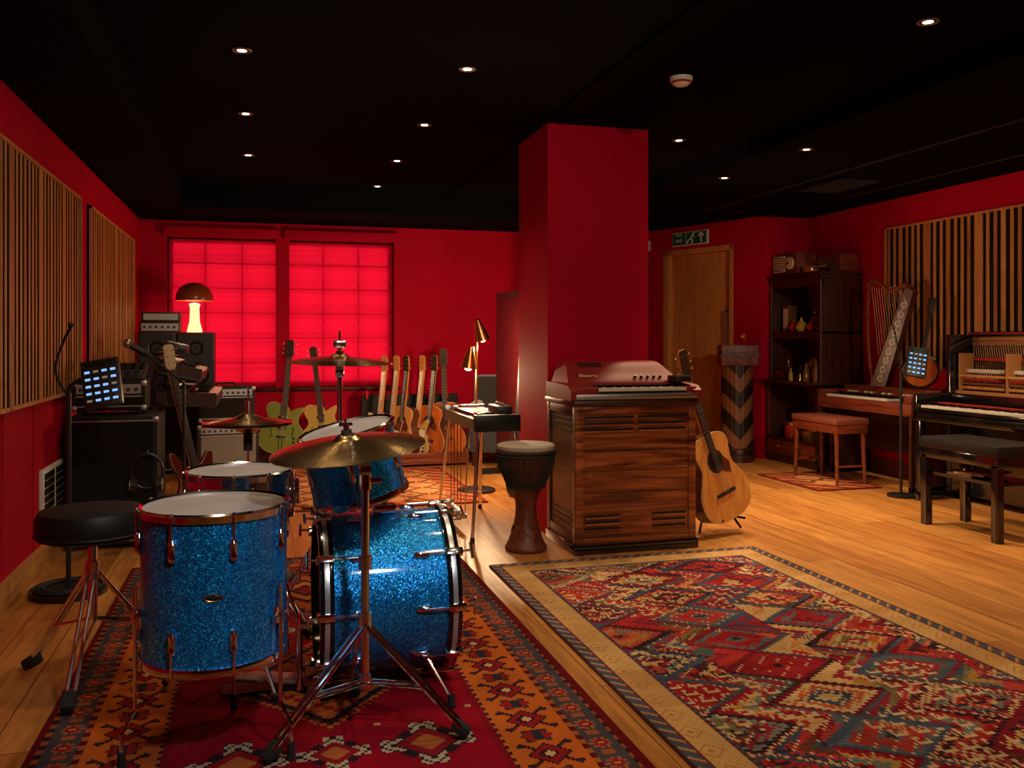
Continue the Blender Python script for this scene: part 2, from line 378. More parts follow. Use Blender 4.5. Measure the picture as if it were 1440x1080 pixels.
slat_panel(T((XR-e_,3.85,0))@RZ(-90),2.6,.95,2.20)
b=MB('wall_socket_panel'); b.M=T((XL,5.1,0))@RZ(90)
b.b2((0,-.02,.25),(.52,0,.52),m_signw,bev=.003)
for i in range(6): b.b2((.03,-.024,.265+i*.04),(.49,-.019,.298+i*.04),m_black)
b.b2((.25,-.026,.26),(.27,-.019,.51),m_signw)
b.M=Matrix.Identity(4); b.fin()

# ------------------------------------------------------------ rugs
def rugmat():
    m,nt,b=newmat('woven_wool')
    a=nt.nodes.new('ShaderNodeAttribute'); a.attribute_name='Col'
    tc=nt.nodes.new('ShaderNodeTexCoord')
    n=nt.nodes.new('ShaderNodeTexNoise'); n.inputs['Scale'].default_value=3; n.inputs['Detail'].default_value=8; nt.links.new(tc.outputs['Object'],n.inputs['Vector'])
    r=nt.nodes.new('ShaderNodeMapRange'); r.inputs['From Min'].default_value=.3; r.inputs['From Max'].default_value=.7; r.inputs['To Min'].default_value=.7; r.inputs['To Max'].default_value=1.25
    nt.links.new(n.outputs['Fac'],r.inputs['Value'])
    mx=nt.nodes.new('ShaderNodeVectorMath'); mx.operation='SCALE'; nt.links.new(a.outputs['Color'],mx.inputs[0]); nt.links.new(r.outputs[0],mx.inputs['Scale'])
    nt.links.new(mx.outputs[0],b.inputs['Base Color']); b.inputs['Roughness'].default_value=.95; b.inputs['Specular IOR Level'].default_value=.1
    w=nt.nodes.new('ShaderNodeTexNoise'); w.inputs['Scale'].default_value=350; nt.links.new(tc.outputs['Object'],w.inputs['Vector'])
    bp=nt.nodes.new('ShaderNodeBump'); bp.inputs['Strength'].default_value=.6; bp.inputs['Distance'].default_value=.003
    nt.links.new(w.outputs['Fac'],bp.inputs['Height']); nt.links.new(bp.outputs['Normal'],b.inputs['Normal'])
    return m
m_rug=rugmat()
def rug(name,x0,y0,x1,y1,cell,fn,zt=.010,rot=0,mute=0.0):
    W=x1-x0;Ln=y1-y0; nx=int(W/cell); ny=int(Ln/cell)
    xs=np.linspace(-W/2,W/2,nx+1); ys=np.linspace(-Ln/2,Ln/2,ny+1)
    vs=[(float(x),float(y),zt) for y in ys for x in xs]
    fs=[(j*(nx+1)+i,j*(nx+1)+i+1,(j+1)*(nx+1)+i+1,(j+1)*(nx+1)+i) for j in range(ny) for i in range(nx)]
    cols=np.ones((ny,nx,4),dtype=np.float32)
    for j in range(ny):
        for i in range(nx):
            cols[j,i,:3]=fn((i+.5)*W/nx,(j+.5)*Ln/ny,W,Ln,i,j,nx,ny)
    c=cols[...,:3]/255.0
    if mute: g=c.mean(axis=2,keepdims=True); c=(c*(1-mute)+g*mute)
    c=np.where(c<=.04045,c/12.92,((c+.055)/1.055)**2.4); cols[...,:3]=c
    base=len(vs); vs+=[(-W/2,-Ln/2,0),(W/2,-Ln/2,0),(W/2,Ln/2,0),(-W/2,Ln/2,0)]
    cn=[0,nx,ny*(nx+1)+nx,ny*(nx+1)]
    for k in range(4): fs.append((base+k,base+(k+1)%4,cn[(k+1)%4],cn[k]))
    fs.append((base+3,base+2,base+1,base))
    me=bpy.data.meshes.new(name); me.from_pydata(vs,[],fs); me.materials.append(m_rug)
    at=me.color_attributes.new('Col','FLOAT_COLOR','CORNER')
    flat=np.repeat(cols.reshape(-1,4),4,axis=0); ex=np.tile(np.array([[.15,.03,.02,1]],dtype=np.float32),(len(at.data)-len(flat),1))
    at.data.foreach_set('color',np.concatenate([flat,ex]).astype(np.float32).ravel())
    o=bpy.data.objects.new(name,me); scene.collection.objects.link(o); o.location=((x0+x1)/2,(y0+y1)/2,0.001); o.rotation_euler=(0,0,R(rot)); return o
def hsh(*a):
    h=2166136261
    for v in a: h=((h^(int(v)&0xffffffff))*16777619)&0xffffffff; h^=h>>13
    h=(h*2654435761)&0xffffffff; h^=h>>16
    return h
KR=[(156,28,36),(176,44,44),(128,22,36),(142,32,52),(166,58,50)]
KB=[(84,98,110),(58,68,90),(108,116,112),(74,88,86)]
KT=[(194,154,98),(182,136,74),(200,170,124),(194,118,58),(164,114,60)]
KN=[(104,54,40),(112,104,68),(66,36,42),(184,86,48)]
def kilim(x,y,W,Ln,i,j,nx,ny):
    e=min(x,y,W-x,Ln-y); ei=min(i,j,nx-1-i,ny-1-j)
    side=min(x,W-x)<min(y,Ln-y); t=(j if side else i)
    if ei<1: return (60,52,58)
    if ei<6:
        k=(t+ei)%8
        return (70,76,90) if k<5 else ((150,54,46) if k<6 else (160,132,96))
    if ei<7: return (110,36,36)
    if e<.165:
        k=ei-11; ph=t%16-8
        m=abs(ph)+abs(k)
        if m==5 or (m<2): return (172,112,66)
        if (t+ei)%4==0 and ei%2: return (184,138,84)
        return (198,156,98) if hsh(t//40,side)%3 else (186,140,84)
    if e<.185: return (96,36,40) if (t//2)%2 else (76,84,104)
    w,h=.44,.30; js=(j//2)*2*Ln/ny
    col=math.floor(x/w); u=x-(col+.5)*w
    yo=js+(.5*h if col%2 else 0); row=math.floor(yo/h); v=yo-(row+.5)*h
    a=abs(u)/(w/2); c=abs(v)/(h/2)
    d=a+c
    if d>1.0:
        ca=math.floor(x/w+.5); cb=math.floor(yo/h+.5); g=hsh(ca,cb+col%2,9); dd_=2-d
    else: g=hsh(col,row,4); dd_=d
    rg=int(dd_*8)
    fams=[KR,KR,KB,KT,KR,KN]
    fam=fams[g%6]; f2=fams[(g>>5)%6]; f3=fams[(g>>9)%6]
    c1=fam[(g>>3)%len(fam)]; c2=f2[(g>>7)%len(f2)]; c3=f3[(g>>11)%len(f3)]
    if rg>=7: c=[(192,160,116),(52,30,40),(66,78,100),(120,24,38)][(g>>13)%4]; c=c if ((i+j//2)%3 or (g>>13)%4) else (130,30,40)
    elif rg==6: c=c1
    elif rg==5: c=c1 if (i//2+j//2)%2 else c2
    elif rg==4: c=c2
    elif rg==3: c=(196,166,124) if (i+(j//2)*2)%4<2 and (g>>4)&1 else c3
    elif rg==2: c=c3
    elif rg==1: c=c1
    else: c=(194,156,104) if g&16 else (54,38,50)
    hk=hsh(math.floor((x+js*.7)/.085),math.floor((x-js*.7)/.085))
    if hk%7==0 and rg<7:
        alt=fams[(hk>>4)%6]; c=alt[(hk>>8)%len(alt)] if (i+j//2)%2 or (hk>>12)&1 else c
    zone=hsh(math.floor((x+.3*js)/.31),math.floor((js)/.36),77)%6
    if zone<3 and rg<7:
        p=(i+(j//4)*2)%10; q=(j//2)%4
        if (q==0 and p<6) or (p in(0,5) and q<2) or (q==2 and p in(2,3)): c=(198,168,126) if zone else (52,36,48)
    if (g>>15)&1 and rg in(2,4,6) and (i+ (1 if g&2 else -1)*(j//2)*2)%9==0: c=(198,168,126)
    n=(hsh(i//3,j)%15-7)+(hsh(3,j//5)%13-6); return tuple(max(0,v_+n) for v_ in c)
rug('kilim_rug',1.165,1.35,2.735,4.55,.0080,kilim,mute=.05)
def star(i,j,s):
    a=abs(i);c=abs(j); m=a+c
    if m<=s*.35: return 0
    if m<=s*.7: return 1
    if (a<=s*.28 and c<=s) or (c<=s*.28 and a<=s): return 2 if (a+c)%3 else 3
    if m<=s*1.15 and abs(a-c)<=s*.3: return 3
    return None
def persian(x,y,W,Ln,i,j,nx,ny):
    e=min(x,y,W-x,Ln-y); side=min(x,W-x)<min(y,Ln-y); t=j if side else i
    tt=(y if side else x)
    if e<.025: return (90,12,20)
    if e<.045: return (140,70,34) if (t//3)%2 else (40,26,30)
    if e<.135:
        p=(tt%.13)-.065; q=(e-.09); r=math.hypot(p,q)
        if r<.010: return (170,130,84)
        if r<.024: return (136,28,24)
        if r<.036: return (64,66,74) if int(math.atan2(p,q)*3)%2 else (160,84,46)
        if abs(p)>.05 and abs(q)<.02: return (140,76,40)
        return (66,58,62)
    if e<.155: return (150,80,40) if (t//3)%2 else (80,18,20)
    if e<.36:
        p=((tt)%.24)-.12; q=e-.257; a,c=abs(p),abs(q)
        if a+c<.018: return (196,156,104)
        if a+c<.036: return (60,24,30)
        if a+c<.058: return (136,22,26)
        if a+c<.070: return (46,28,34)
        if abs(a-c)<.011 and a+c<.15: return (56,26,30)
        if c<.012 and a>.085: return (40,40,52)
        if abs(a-.115)+c<.05 and c>.012: return (130,30,24)
        if (a-.06)**2+(c-.07)**2<.00022: return (48,34,40)
        if (a-.09)**2+(c-.03)**2<.00010: return (56,44,46)
        return (178,88,30)
    if e<.375: return (54,20,28) if (t//2)%2 else (170,96,46)
    if e<.395: return (116,12,24)
    cx,cy=x-W/2,y-Ln/2
    best=None
    for mc in(-1.15,0.0,1.15):
        dyy=cy-mc; m=abs(cx)*1.25+abs(dyy)
        if best is None or m<best[0]: best=(m,dyy)
    m,dyy=best; mq=math.floor(m/.02)*.02
    if m<.42:
        if mq<.06: return (126,18,24)
        if mq<.10: return (54,24,34)
        if mq<.16: return (180,100,40)
        if mq<.20: return (36,24,34)
        if mq<.34:
            if (i//3+j//3)%4==0: return (120,22,26)
            return (166,80,28)
        if mq<.37: return (40,24,34)
        return (170,88,34) if (i//2+j//2)%2 else (104,26,26)
    for sx,sy in((-.27,.575),(.27,.575),(-.27,-.575),(.27,-.575),(-.3,1.5),(.3,1.5),(0,-.575),(0,.575)):
        s=12 if abs(sx)>0 else 9
        k=star(int((cx-sx)/.0105),int((cy-sy)/.0105),s)
        if k is not None: return [(166,92,44),(130,20,28),(172,152,122),(40,24,34)][k]
    if hsh(i//6,j//6)%23==0 and (i%6 in(2,3)) and (j%6 in(2,3)): return (166,130,80)
    return (134,6,26)
rug('persian_rug',-.64,1.35,1.06,5.0,.0100,persian)
def tanrug(x,y,W,Ln,i,j,nx,ny):
    e=min(x,y,W-x,Ln-y)
    if e<.04: return (120,40,30)
    if e<.2:
        t=(i+j)%12
        return (176,100,56) if t<6 else (120,50,38)
    k=star(((i)%18)-9,((j)%18)-9,8)
    if k is None: return (196,130,80)
    return [(150,66,44),(196,146,96),(130,62,46),(106,66,54)][k]
rug('tan_rug',.1,6.35,1.62,8.2,.016,tanrug)
rug('small_rug',4.25,6.1,4.845,7.0,.016,tanrug)

# ------------------------------------------------------------ rotary speaker cabinet
b=MB('rotary_speaker_cabinet')
x0,x1,y0,y1=1.69,2.43,4.66,5.165; zt=.86
b.b2((x0-.012,y0-.012,0.0),(x1+.012,y1,.055),m_blackgloss,bev=.008)
b.b2((x0+.012,y0+.014,.05),(x1-.012,y1,zt-.03),m_rose)
b.b2((x0-.014,y0-.016,zt-.032),(x1+.014,y1+.005,zt),m_dkwood,bev=.008)
for xa,xb in((x0,x0+.045),(x1-.045,x1)): b.b2((xa,y0,.055),(xb,y0+.03,zt-.032),m_rose,bev=.003)
for za,zb in((.055,.10),(zt-.075,zt-.032)): b.b2((x0+.045,y0+.001,za),(x1-.045,y0+.03,zb),m_rose,bev=.003)
xm=(x0+x1)/2
for zc in(.69,.725,.76):
    for xa,xb in((x0+.06,xm-.015),(xm+.015,x1-.06)):
        b.b2((xa,y0+.010,zc-.003),(xb,y0+.016,zc+.010),m_black); b.b2((xa,y0+.002,zc-.012),(xb,y0+.016,zc-.002),m_rose,bev=.003)
for zc in(.135,.17,.205):
    for xa,xb in((x0+.06,xm-.10),(xm+.10,x1-.06)):
        b.b2((xa,y0+.010,zc-.003),(xb,y0+.016,zc+.010),m_black); b.b2((xa,y0+.002,zc-.012),(xb,y0+.016,zc-.002),m_rose,bev=.003)
for zc in(.335,.46,.575): b.b2((x0+.045,y0+.0125,zc),(x1-.045,y0+.0145,zc+.003),m_black)
for ya,yb in((y0+.0,y0+.05),(y1-.05,y1)): b.b2((x0,ya+.001,.055),(x0+.03,yb-.001,zt-.032),m_rosed,bev=.003)
for za,zb in((.055,.11),(zt-.085,zt-.032)): b.b2((x0+.001,y0+.05,za),(x0+.03,y1-.05,zb),m_rosed,bev=.003)
b.b2((x0+.010,y0+.03,.1),(x0+.0125,y1-.03,zt-.05),m_rosed)
for zc in(.14,.175,.21,.68,.715,.75): b.b2((x0+.004,y0+.07,zc),(x0+.014,y1-.07,zc+.012),m_black)
for ya,yb in((y0+.0,y0+.05),(y1-.05,y1)): b.b2((x1-.03,ya+.001,.055),(x1,yb-.001,zt-.032),m_rosed,bev=.003)
b.fin()
b=MB('electric_piano'); b.M=T((1.66,4.66,.861))
Wp=.80
def yzprism(b,pts,xa,xb,m,ta=0,tb=0):
    n=len(pts); vs=[(xa+ta*max(0,p[1]-.05),p[0],p[1]) for p in pts]+[(xb-tb*max(0,p[1]-.05),p[0],p[1]) for p in pts]
    b.add(vs,[list(range(n))]+[list(range(n,2*n))]+[[k,n+k,n+(k+1)%n,(k+1)%n] for k in range(n)],m)
lid=[(p.x,p.y) for p in spline([(.125,.03,0),(.13,.080,0),(.15,.105,0),(.20,.14,0),(.27,.195,0),(.33,.212,0),(.40,.208,0),(.43,.18,0),(.44,.03,0)],4)]
yzprism(b,lid,.022,Wp-.022,m_redl,.32,.75)
cheek=[(-.005,.0),(-.01,.05),(.03,.078),(.12,.085),(.30,.09),(.43,.09),(.44,.05),(.44,.0)]
yzprism(b,cheek,0,.04,m_redl); yzprism(b,cheek,Wp-.05,Wp,m_redl)
b.b2((.03,-.004,0),(Wp-.03,.43,.03),m_black); b.b2((.03,-.016,.004),(Wp-.03,0,.034),m_steel,bev=.003)
keys(b,.17,Wp-.09,.0,.125,.058,32); b.b2((.035,0,.03),(.17,.12,.07),m_redl,bev=.004); b.b2((Wp-.09,0,.03),(Wp-.03,.12,.07),m_redl,bev=.004); b.b2((.17,.004,.03),(Wp-.09,.12,.05),m_black)
for i in range(5): b.cyl((.46+i*.04,.172,.11),(.46+i*.04,.157,.132),.009,m_black,seg=12)
for i in range(14): b.box((.14+i*.011,.262,.192),(.005,.04,.006),m_black,rot=(38,0,0))
b.M=Matrix.Identity(4)
ep=b.fin(); textobj('Electric',.036,m_cream,T((1.66+.17,4.66+.175,.861+.131))@RX(34),ep)
b=MB('effects_unit'); b.M=T((2.355,4.75,.9565)); b.b2((-.035,-.06,0),(.06,.06,.035),m_black,bev=.006); b.b2((-.025,-.05,.035),(.05,.02,.039),m_darkmetal); b.M=Matrix.Identity(4); b.fin()

# ------------------------------------------------------------ djembe
b=MB('djembe')
body=spline([(.115,0,0),(.12,.02,0),(.10,.06,0),(.068,.16,0),(.060,.25,0),(.075,.32,0),(.125,.42,0),(.155,.50,0),(.16,.575,0)],4)
b.lathe([(.001,.0)]+[(p.x,p.y) for p in body],m_tomwood,40)
b.lathe([(.16,.575),(.166,.585),(.166,.60),(.155,.608),(.001,.608)],m_goat,40)
for z,r in((.545,.167),(.565,.169),(.36,.105)): b.lathe([(r+.006*math.cos(a),z+.006*math.sin(a)) for a in [k*math.pi/4 for k in range(9)]],m_rope,40)
for i in range(28):
    a0=2*math.pi*i/28; a1=2*math.pi*(i+.5)/28
    for (s,e) in((a0,a1),(a1+0,a0+2*math.pi/28)):
        pts=[]
        for (r,z,t) in((.165,.555,0),(.160,.50,.33),(.133,.43,.66),(.108,.37,1)):
            aa=s+(e-s)*t; pts.append((r*math.cos(aa),r*math.sin(aa),z))
        b.tube(pts,.0042,m_rope,5)
for k in range(5):
    a=-math.pi/2+k*2*math.pi/5
    b.lathe([(.028+.004*math.cos(t),.004*math.sin(t)) for t in [q*math.pi/4 for q in range(9)]],m_tomwood,16,T((.078*math.cos(a),.078*math.sin(a),.12))@RZ(math.degrees(a)+90)@RX(75))
b.fin((1.465,4.87,0))

# ------------------------------------------------------------ drums
def hoop(b,r,z,m=m_chrome,h=.018):
    b.lathe([(r-.004,z-h),(r+.006,z-h),(r+.008,z),(r+.012,z+.003),(r+.004,z+.008),(r-.006,z+.003),(r-.004,z-h)],m,56)
def lug(b,r,a,z,ln=.05,w=.012):
    b.M=b.M@RZ(math.degrees(a))
    b.lathe([(.001,-ln/2),(w*.6,-ln/2+.002),(w,-ln*.3),(w*.75,0),(w,ln*.3),(w*.6,ln/2-.002),(.001,ln/2)],m_chrome,12,T((r+.006,0,z)))
    b.M=b.M@RZ(-math.degrees(a))
def drum(b,r,h,n=8,shell=m_spark,head=m_head,double=True,lugl=.05):
    b.lathe([(r,.0),(r,h)],shell,64)
    b.lathe([(.001,h+.004),(r*.9,h+.004),(r,h+.002)],head,56); b.lathe([(.001,-.002),(r,-.002)],head,56)
    hoop(b,r,h+.008)
    b.lathe([(r-.004,-.012),(r+.008,-.012),(r+.010,-.004),(r+.006,.012),(r-.004,.012)],m_chrome,56)
    for k in range(n):
        a=2*math.pi*(k+.35)/n
        ca,sa=math.cos(a),math.sin(a)
        if double:
            lug(b,r,a,h*.80,lugl); lug(b,r,a,h*.2,lugl)
            b.cyl(((r+.012)*ca,(r+.012)*sa,h*.80),((r+.012)*ca,(r+.012)*sa,h+.012),.0035,m_chrome,seg=8)
            b.cyl(((r+.012)*ca,(r+.012)*sa,h*.2),((r+.012)*ca,(r+.012)*sa,-.012),.0035,m_chrome,seg=8)
        else:
            lug(b,r,a,h*.5,lugl); b.cyl(((r+.012)*ca,(r+.012)*sa,-.012),((r+.012)*ca,(r+.012)*sa,h+.014),.003,m_chrome,seg=8)
        b.sph(((r+.012)*ca,(r+.012)*sa,h+.014),.006,m_chrome,seg=8)
b=MB('floor_tom'); b.M=T((0,0,.285)); drum(b,.203,.415,8,lugl=.064); b.M=Matrix.Identity(4)
for a in(200,325,80):
    ca,sa=math.cos(R(a)),math.sin(R(a)); rr=.222
    b.tube([(rr*ca,rr*sa,.50),(rr*ca,rr*sa,.16),((rr+.035)*ca,(rr+.035)*sa,.10),((rr+.035)*ca,(rr+.035)*sa,.02)],.0055,m_chrome,8)
    b.cyl(((rr+.035)*ca,(rr+.035)*sa,0.0),((rr+.035)*ca,(rr+.035)*sa,.05),.011,m_rubber)
    b.M=RZ(a); b.box((.212,0,.41),(.02,.035,.05),m_chrome,bev=.005); b.cyl((.222,-.03,.41),(.222,.03,.41),.007,m_chrome,seg=8); b.M=Matrix.Identity(4)
aa=-1.55
b.M=RZ(math.degrees(aa)); b.lathe([(.001,.003),(.010,.002),(.013,0)],m_black,20,T((.2035,0,.49))@RY(90)@Matrix.Diagonal((.7,1.7,1,1))); b.lathe([(.012,.002),(.0145,.003),(.015,0)],m_brass,20,T((.2035,0,.49))@RY(90)@Matrix.Diagonal((.7,1.7,1,1))); b.M=Matrix.Identity(4)
b.fin((-.125,2.74,RUGZ[2]),ang=30)
b=MB('bass_drum'); r=.272; h=.37
b.M=T((.415,3.15,.310))@RY(90)@T((0,0,-h/2))
b.lathe([(r,0),(r,h)],m_spark,72)
m_inlay=mat('silver_inlay',(.5,.5,.5),.3,.6)
for z0,z1 in((-.045,.0),(h,h+.045)):
    b.lathe([(r-.008,z0),(r+.012,z0),(r+.014,z0+.004),(r+.014,z1-.004),(r+.012,z1),(r-.008,z1),(r-.008,z0)],m_blackgloss,72)
    zm=(z0+z1)/2; b.lathe([(r+.0146,zm-.008),(r+.0152,zm),(r+.0146,zm+.008)],m_inlay,72)
m_bhead=mat('black_bass_head',(.015,.015,.016),.3)
b.lathe([(.001,-.02),(r-.008,-.02)],m_bhead,64); b.lathe([(.001,h+.02),(r-.008,h+.02)],m_head,64)
for k in range(10):
    a=2*math.pi*(k+.5)/10; ca,sa=math.cos(a),math.sin(a)
    for zl,ze,zc in((h*.22,-.055,-1),(h*.78,h+.055,1)):
        lug(b,r,a,zl,.055,.012)
        b.cyl(((r+.02)*ca,(r+.02)*sa,zl),((r+.02)*ca,(r+.02)*sa,ze+zc*.03),.004,m_chrome,seg=8)
        b.M=b.M@RZ(math.degrees(a)); b.box((r+.012,0,ze-zc*.028),(.03,.025,.06),m_chrome,bev=.006)
        if abs(ca-1)>.15: b.cyl((r+.02,-.028,ze+zc*.03),(r+.02,.028,ze+zc*.03),.005,m_chrome,seg=8)
        b.M=b.M@RZ(-math.degrees(a))
b.M=Matrix.Identity(4)
for sy in(-1,1):
    b.tube([(.52,3.15+sy*.20,.16),(.60,3.15+sy*.33,.016)],.008,m_chrome,8); b.cyl((.60,3.15+sy*.33,.002),(.595,3.15+sy*.325,.04),.012,m_rubber); b.box((.51,3.15+sy*.205,.17),(.06,.04,.05),m_chrome,bev=.01)
b.fin(RUGZ,ang=30)
b=MB('kick_pedal'); b.box((.03,3.15,.035),(.24,.085,.012),m_steel,rot=(0,8,0),bev=.003); b.b2((-.12,3.10,.002),(.16,3.20,.01),m_darkmetal)
for y in(3.09,3.21): b.cyl((.13,y,.005),(.13,y,.22),.010,m_chrome)
b.cyl((.13,3.08,.22),(.13,3.22,.22),.010,m_chrome); b.cyl((.13,3.15,.22),(.08,3.15,.37),.005,m_chrome); b.sph((.09,3.15,.38),.025,m_cream); b.fin(RUGZ)
b=MB('rack_tom'); b.M=RY(-13)@RX(3)@T((0,0,-.115)); drum(b,.160,.225,6,double=False,lugl=.07); b.M=Matrix.Identity(4)
b.box((.105,.0,-.165),(.08,.06,.03),m_chrome,bev=.008); b.cyl((.105,0,-.165),(.105,0,-.05),.013,m_chrome); b.tube([(.105,0,-.09),(.06,0,-.07)],.010,m_chrome)
b.fin((.315,3.13,.775),ang=30)
b=MB('snare_drum'); b.M=T((0,0,.59)); drum(b,.178,.135,10,shell=m_chrome,double=False,lugl=.05)
b.b2((.176,-.02,.02),(.20,.02,.11),m_chrome,bev=.005); b.M=Matrix.Identity(4)
for k in range(3):
    a=R(120*k+30); b.tube([(.0,0,.44),(.15*math.cos(a),.15*math.sin(a),.55),(.19*math.cos(a),.19*math.sin(a),.585),(.2*math.cos(a),.2*math.sin(a),.61)],.007,m_chrome)
    b.tube([(0,0,.32),(.24*math.cos(a+.5),.24*math.sin(a+.5),.02)],.007,m_chrome); b.cyl((.24*math.cos(a+.5),.24*math.sin(a+.5),.02),(.25*math.cos(a+.5),.25*math.sin(a+.5),.012),.012,m_rubber)
b.cyl((0,0,.12),(0,0,.46),.012,m_chrome); b.fin((-.065,3.24,RUGZ[2]),ang=30)

def cymbal(b,r,A,m=m_cym):
    prof=[(.005,.028),(.02,.027),(.035,.020),(.045,.012),(r*.4,.006),(r*.75,-.004),(r,-.018),(r,-.0195),(r*.7,-.006),(.045,.010),(.005,.025)]
    b.lathe(prof,m,72,A)
def tripod(b,c,hub,rad,angs,top,rt=.0125,dbl=True):
    cx,cy=c; B0=b.M.copy()
    b.cyl((cx,cy,hub-.20),(cx,cy,top),rt,m_chrome)
    b.cyl((cx,cy,hub-.03),(cx,cy,hub+.03),rt+.008,m_chrome); b.cyl((cx,cy,hub*.42),(cx,cy,hub*.42+.04),rt+.006,m_chrome)
    for a in angs:
        ca,sa=math.cos(R(a)),math.sin(R(a)); fx,fy=cx+rad*ca,cy+rad*sa
        for s in((-1,1) if dbl else (0,)):
            o=Vector((-sa,ca,0))*.014*s
            b.cyl(Vector((cx,cy,hub))+o,Vector((fx,fy,.04))+o,.0075,m_chrome,seg=8)
            mid=Vector((cx,cy,hub)).lerp(Vector((fx,fy,.03)),.6)
            b.cyl(Vector((cx,cy,hub*.42+.02))+o,mid+o,.005,m_chrome,seg=8)
        b.M=B0@T((fx,fy,.0305))@RZ(a); b.box((.0,0,0),(.055,.036,.034),m_rubber,rot=(0,35,0),bev=.008); b.M=B0
def wing(b,p,axis=Vector((0,0,1))):
    p=Vector(p); b.cyl(p,p+axis*.05,.004,m_chrome,seg=8); b.cyl(p+axis*.004,p+axis*.018,.016,m_rubber); b.cyl(p+axis*.02,p+axis*.035,.009,m_chrome,seg=10)
    b.box(p+axis*.035,(.04,.006,.012),m_chrome,bev=.002)
b=MB('crash_cymbal'); C0=Vector((.25,2.66,.885)); b.M=T(-C0); tripod(b,(.305,2.69),.34,.29,(200,-20,90),.80)
b.cyl((.305,2.69,.50),(.305,2.69,.54),.02,m_chrome); b.cyl((.305,2.69,.74),(.305,2.69,.79),.019,m_chrome); b.box((.33,2.69,.765),(.05,.015,.02),m_chrome,bev=.004)
b.cyl((.305,2.69,.78),(.25,2.66,.885),.008,m_chrome); b.box((.305,2.69,.80),(.035,.04,.035),m_chrome,bev=.008)
A=T(C0)@RY(-6)@RX(4); cymbal(b,.228,A); wing(b,A@Vector((0,0,.02)),(A.to_3x3()@Vector((0,0,1)))); b.fin(C0+Vector(RUGZ),ang=30)
b=MB('ride_cymbal'); C0=Vector((.36,4.22,1.10)); b.M=T(-C0); tripod(b,(.36,4.22),.42,.30,(210,330,90),1.06); b.box((.36,4.22,1.04),(.04,.04,.05),m_chrome,bev=.008)
A=T(C0)@RY(1)@RX(2); b.cyl((.36,4.22,1.04),(.36,4.22,1.12),.008,m_chrome); cymbal(b,.245,A); wing(b,A@Vector((0,0,.02))); b.cyl((.36,4.22,1.13),(.36,4.22,1.23),.006,m_chrome); b.box((.36,4.22,1.17),(.06,.05,.035),m_chrome,bev=.008); b.fin(C0+Vector(RUGZ),ang=30)
b=MB('hi_hat'); C0=Vector((-.045,3.76,.865)); b.M=T(-C0); tripod(b,(-.045,3.76),.38,.26,(210,330,90),.70)
b.cyl((-.045,3.76,.68),(-.045,3.76,1.0),.004,m_chrome,seg=8); cymbal(b,.18,T(C0)); cymbal(b,.18,T((-.045,3.76,.838))@RX(180)); b.cyl((-.045,3.76,.88),(-.045,3.76,.94),.012,m_chrome); b.cyl((-.045,3.76,.74),(-.045,3.76,.82),.018,m_rubber)
b.b2((-.10,3.52,.005),(0.0,3.74,.02),m_steel,bev=.004); b.fin(C0+Vector(RUGZ),ang=30)
b=MB('drum_stool')
b.lathe([(.001,.50),(.155,.50),(.178,.51),(.182,.53),(.182,.575),(.172,.598),(.12,.606),(.001,.608)],m_vinyl,48)
b.lathe([(.184,.518),(.187,.522),(.184,.526)],m_vinyl,48)
b.cyl((0,0,.22),(0,0,.50),.016,m_chrome); b.cyl((0,0,.36),(0,0,.42),.024,m_chrome)
for a in(265,25,145):
    ca,sa=math.cos(R(a)),math.sin(R(a))
    for s in(-1,1):
        o=Vector((-sa,ca,0))*.012*s; b.cyl(Vector((0,0,.40))+o,Vector((.27*ca,.27*sa,.04))+o,.007,m_chrome,seg=8); b.cyl(Vector((0,0,.22))+o,Vector((.15*ca,.15*sa,.18))+o,.005,m_chrome,seg=8)
    b.M=T((.275*ca,.275*sa,.0355))@RZ(a); b.box((0,0,0),(.07,.04,.04),m_rubber,rot=(0,30,0),bev=.01); b.M=Matrix.Identity(4)
b.fin((-.56,3.38,RUGZ[2]))

# ------------------------------------------------------------ guitars
AC=[(0,0),(.10,.006),(.17,.05),(.195,.12),(.185,.19),(.145,.26),(.122,.31),(.13,.37),(.14,.41),(.125,.46),(.07,.487),(0,.49)]
def body_outline(kind,s=1):
    if kind in('acoustic','classical'):
        pts=spline([(p[0],p[1],0) for p in AC],4); rt=[(p.x*s,p.y*s) for p in pts]
        return rt+[(-x,z) for x,z in rt[::-1][1:-1]]
    if kind=='archtop':
        r=[(0,0),(.10,.005),(.18,.06),(.20,.13),(.175,.20),(.13,.26),(.125,.31),(.15,.36),(.165,.40),(.10,.385),(.05,.36),(.03,.40),(0,.41)]
        l=[(-.03,.42),(-.09,.44),(-.14,.42),(-.15,.36),(-.125,.30),(-.13,.25),(-.175,.20),(-.20,.13),(-.18,.06),(-.10,.005)]
        return [(p.x*s,p.y*s) for p in spline([(q[0],q[1],0) for q in r+l],3,True)]
    r=[(0,0),(.10,.005),(.16,.05),(.17,.11),(.135,.18),(.115,.23),(.125,.29),(.14,.36),(.11,.37),(.05,.31),(0,.32)]
    l=[(-.05,.32),(-.10,.40),(-.135,.42),(-.14,.36),(-.115,.27),(-.11,.22),(-.14,.16),(-.165,.10),(-.15,.04),(-.09,.005)]
    return [(p.x*s,p.y*s) for p in spline([(q[0],q[1],0) for q in r+l],3,True)]
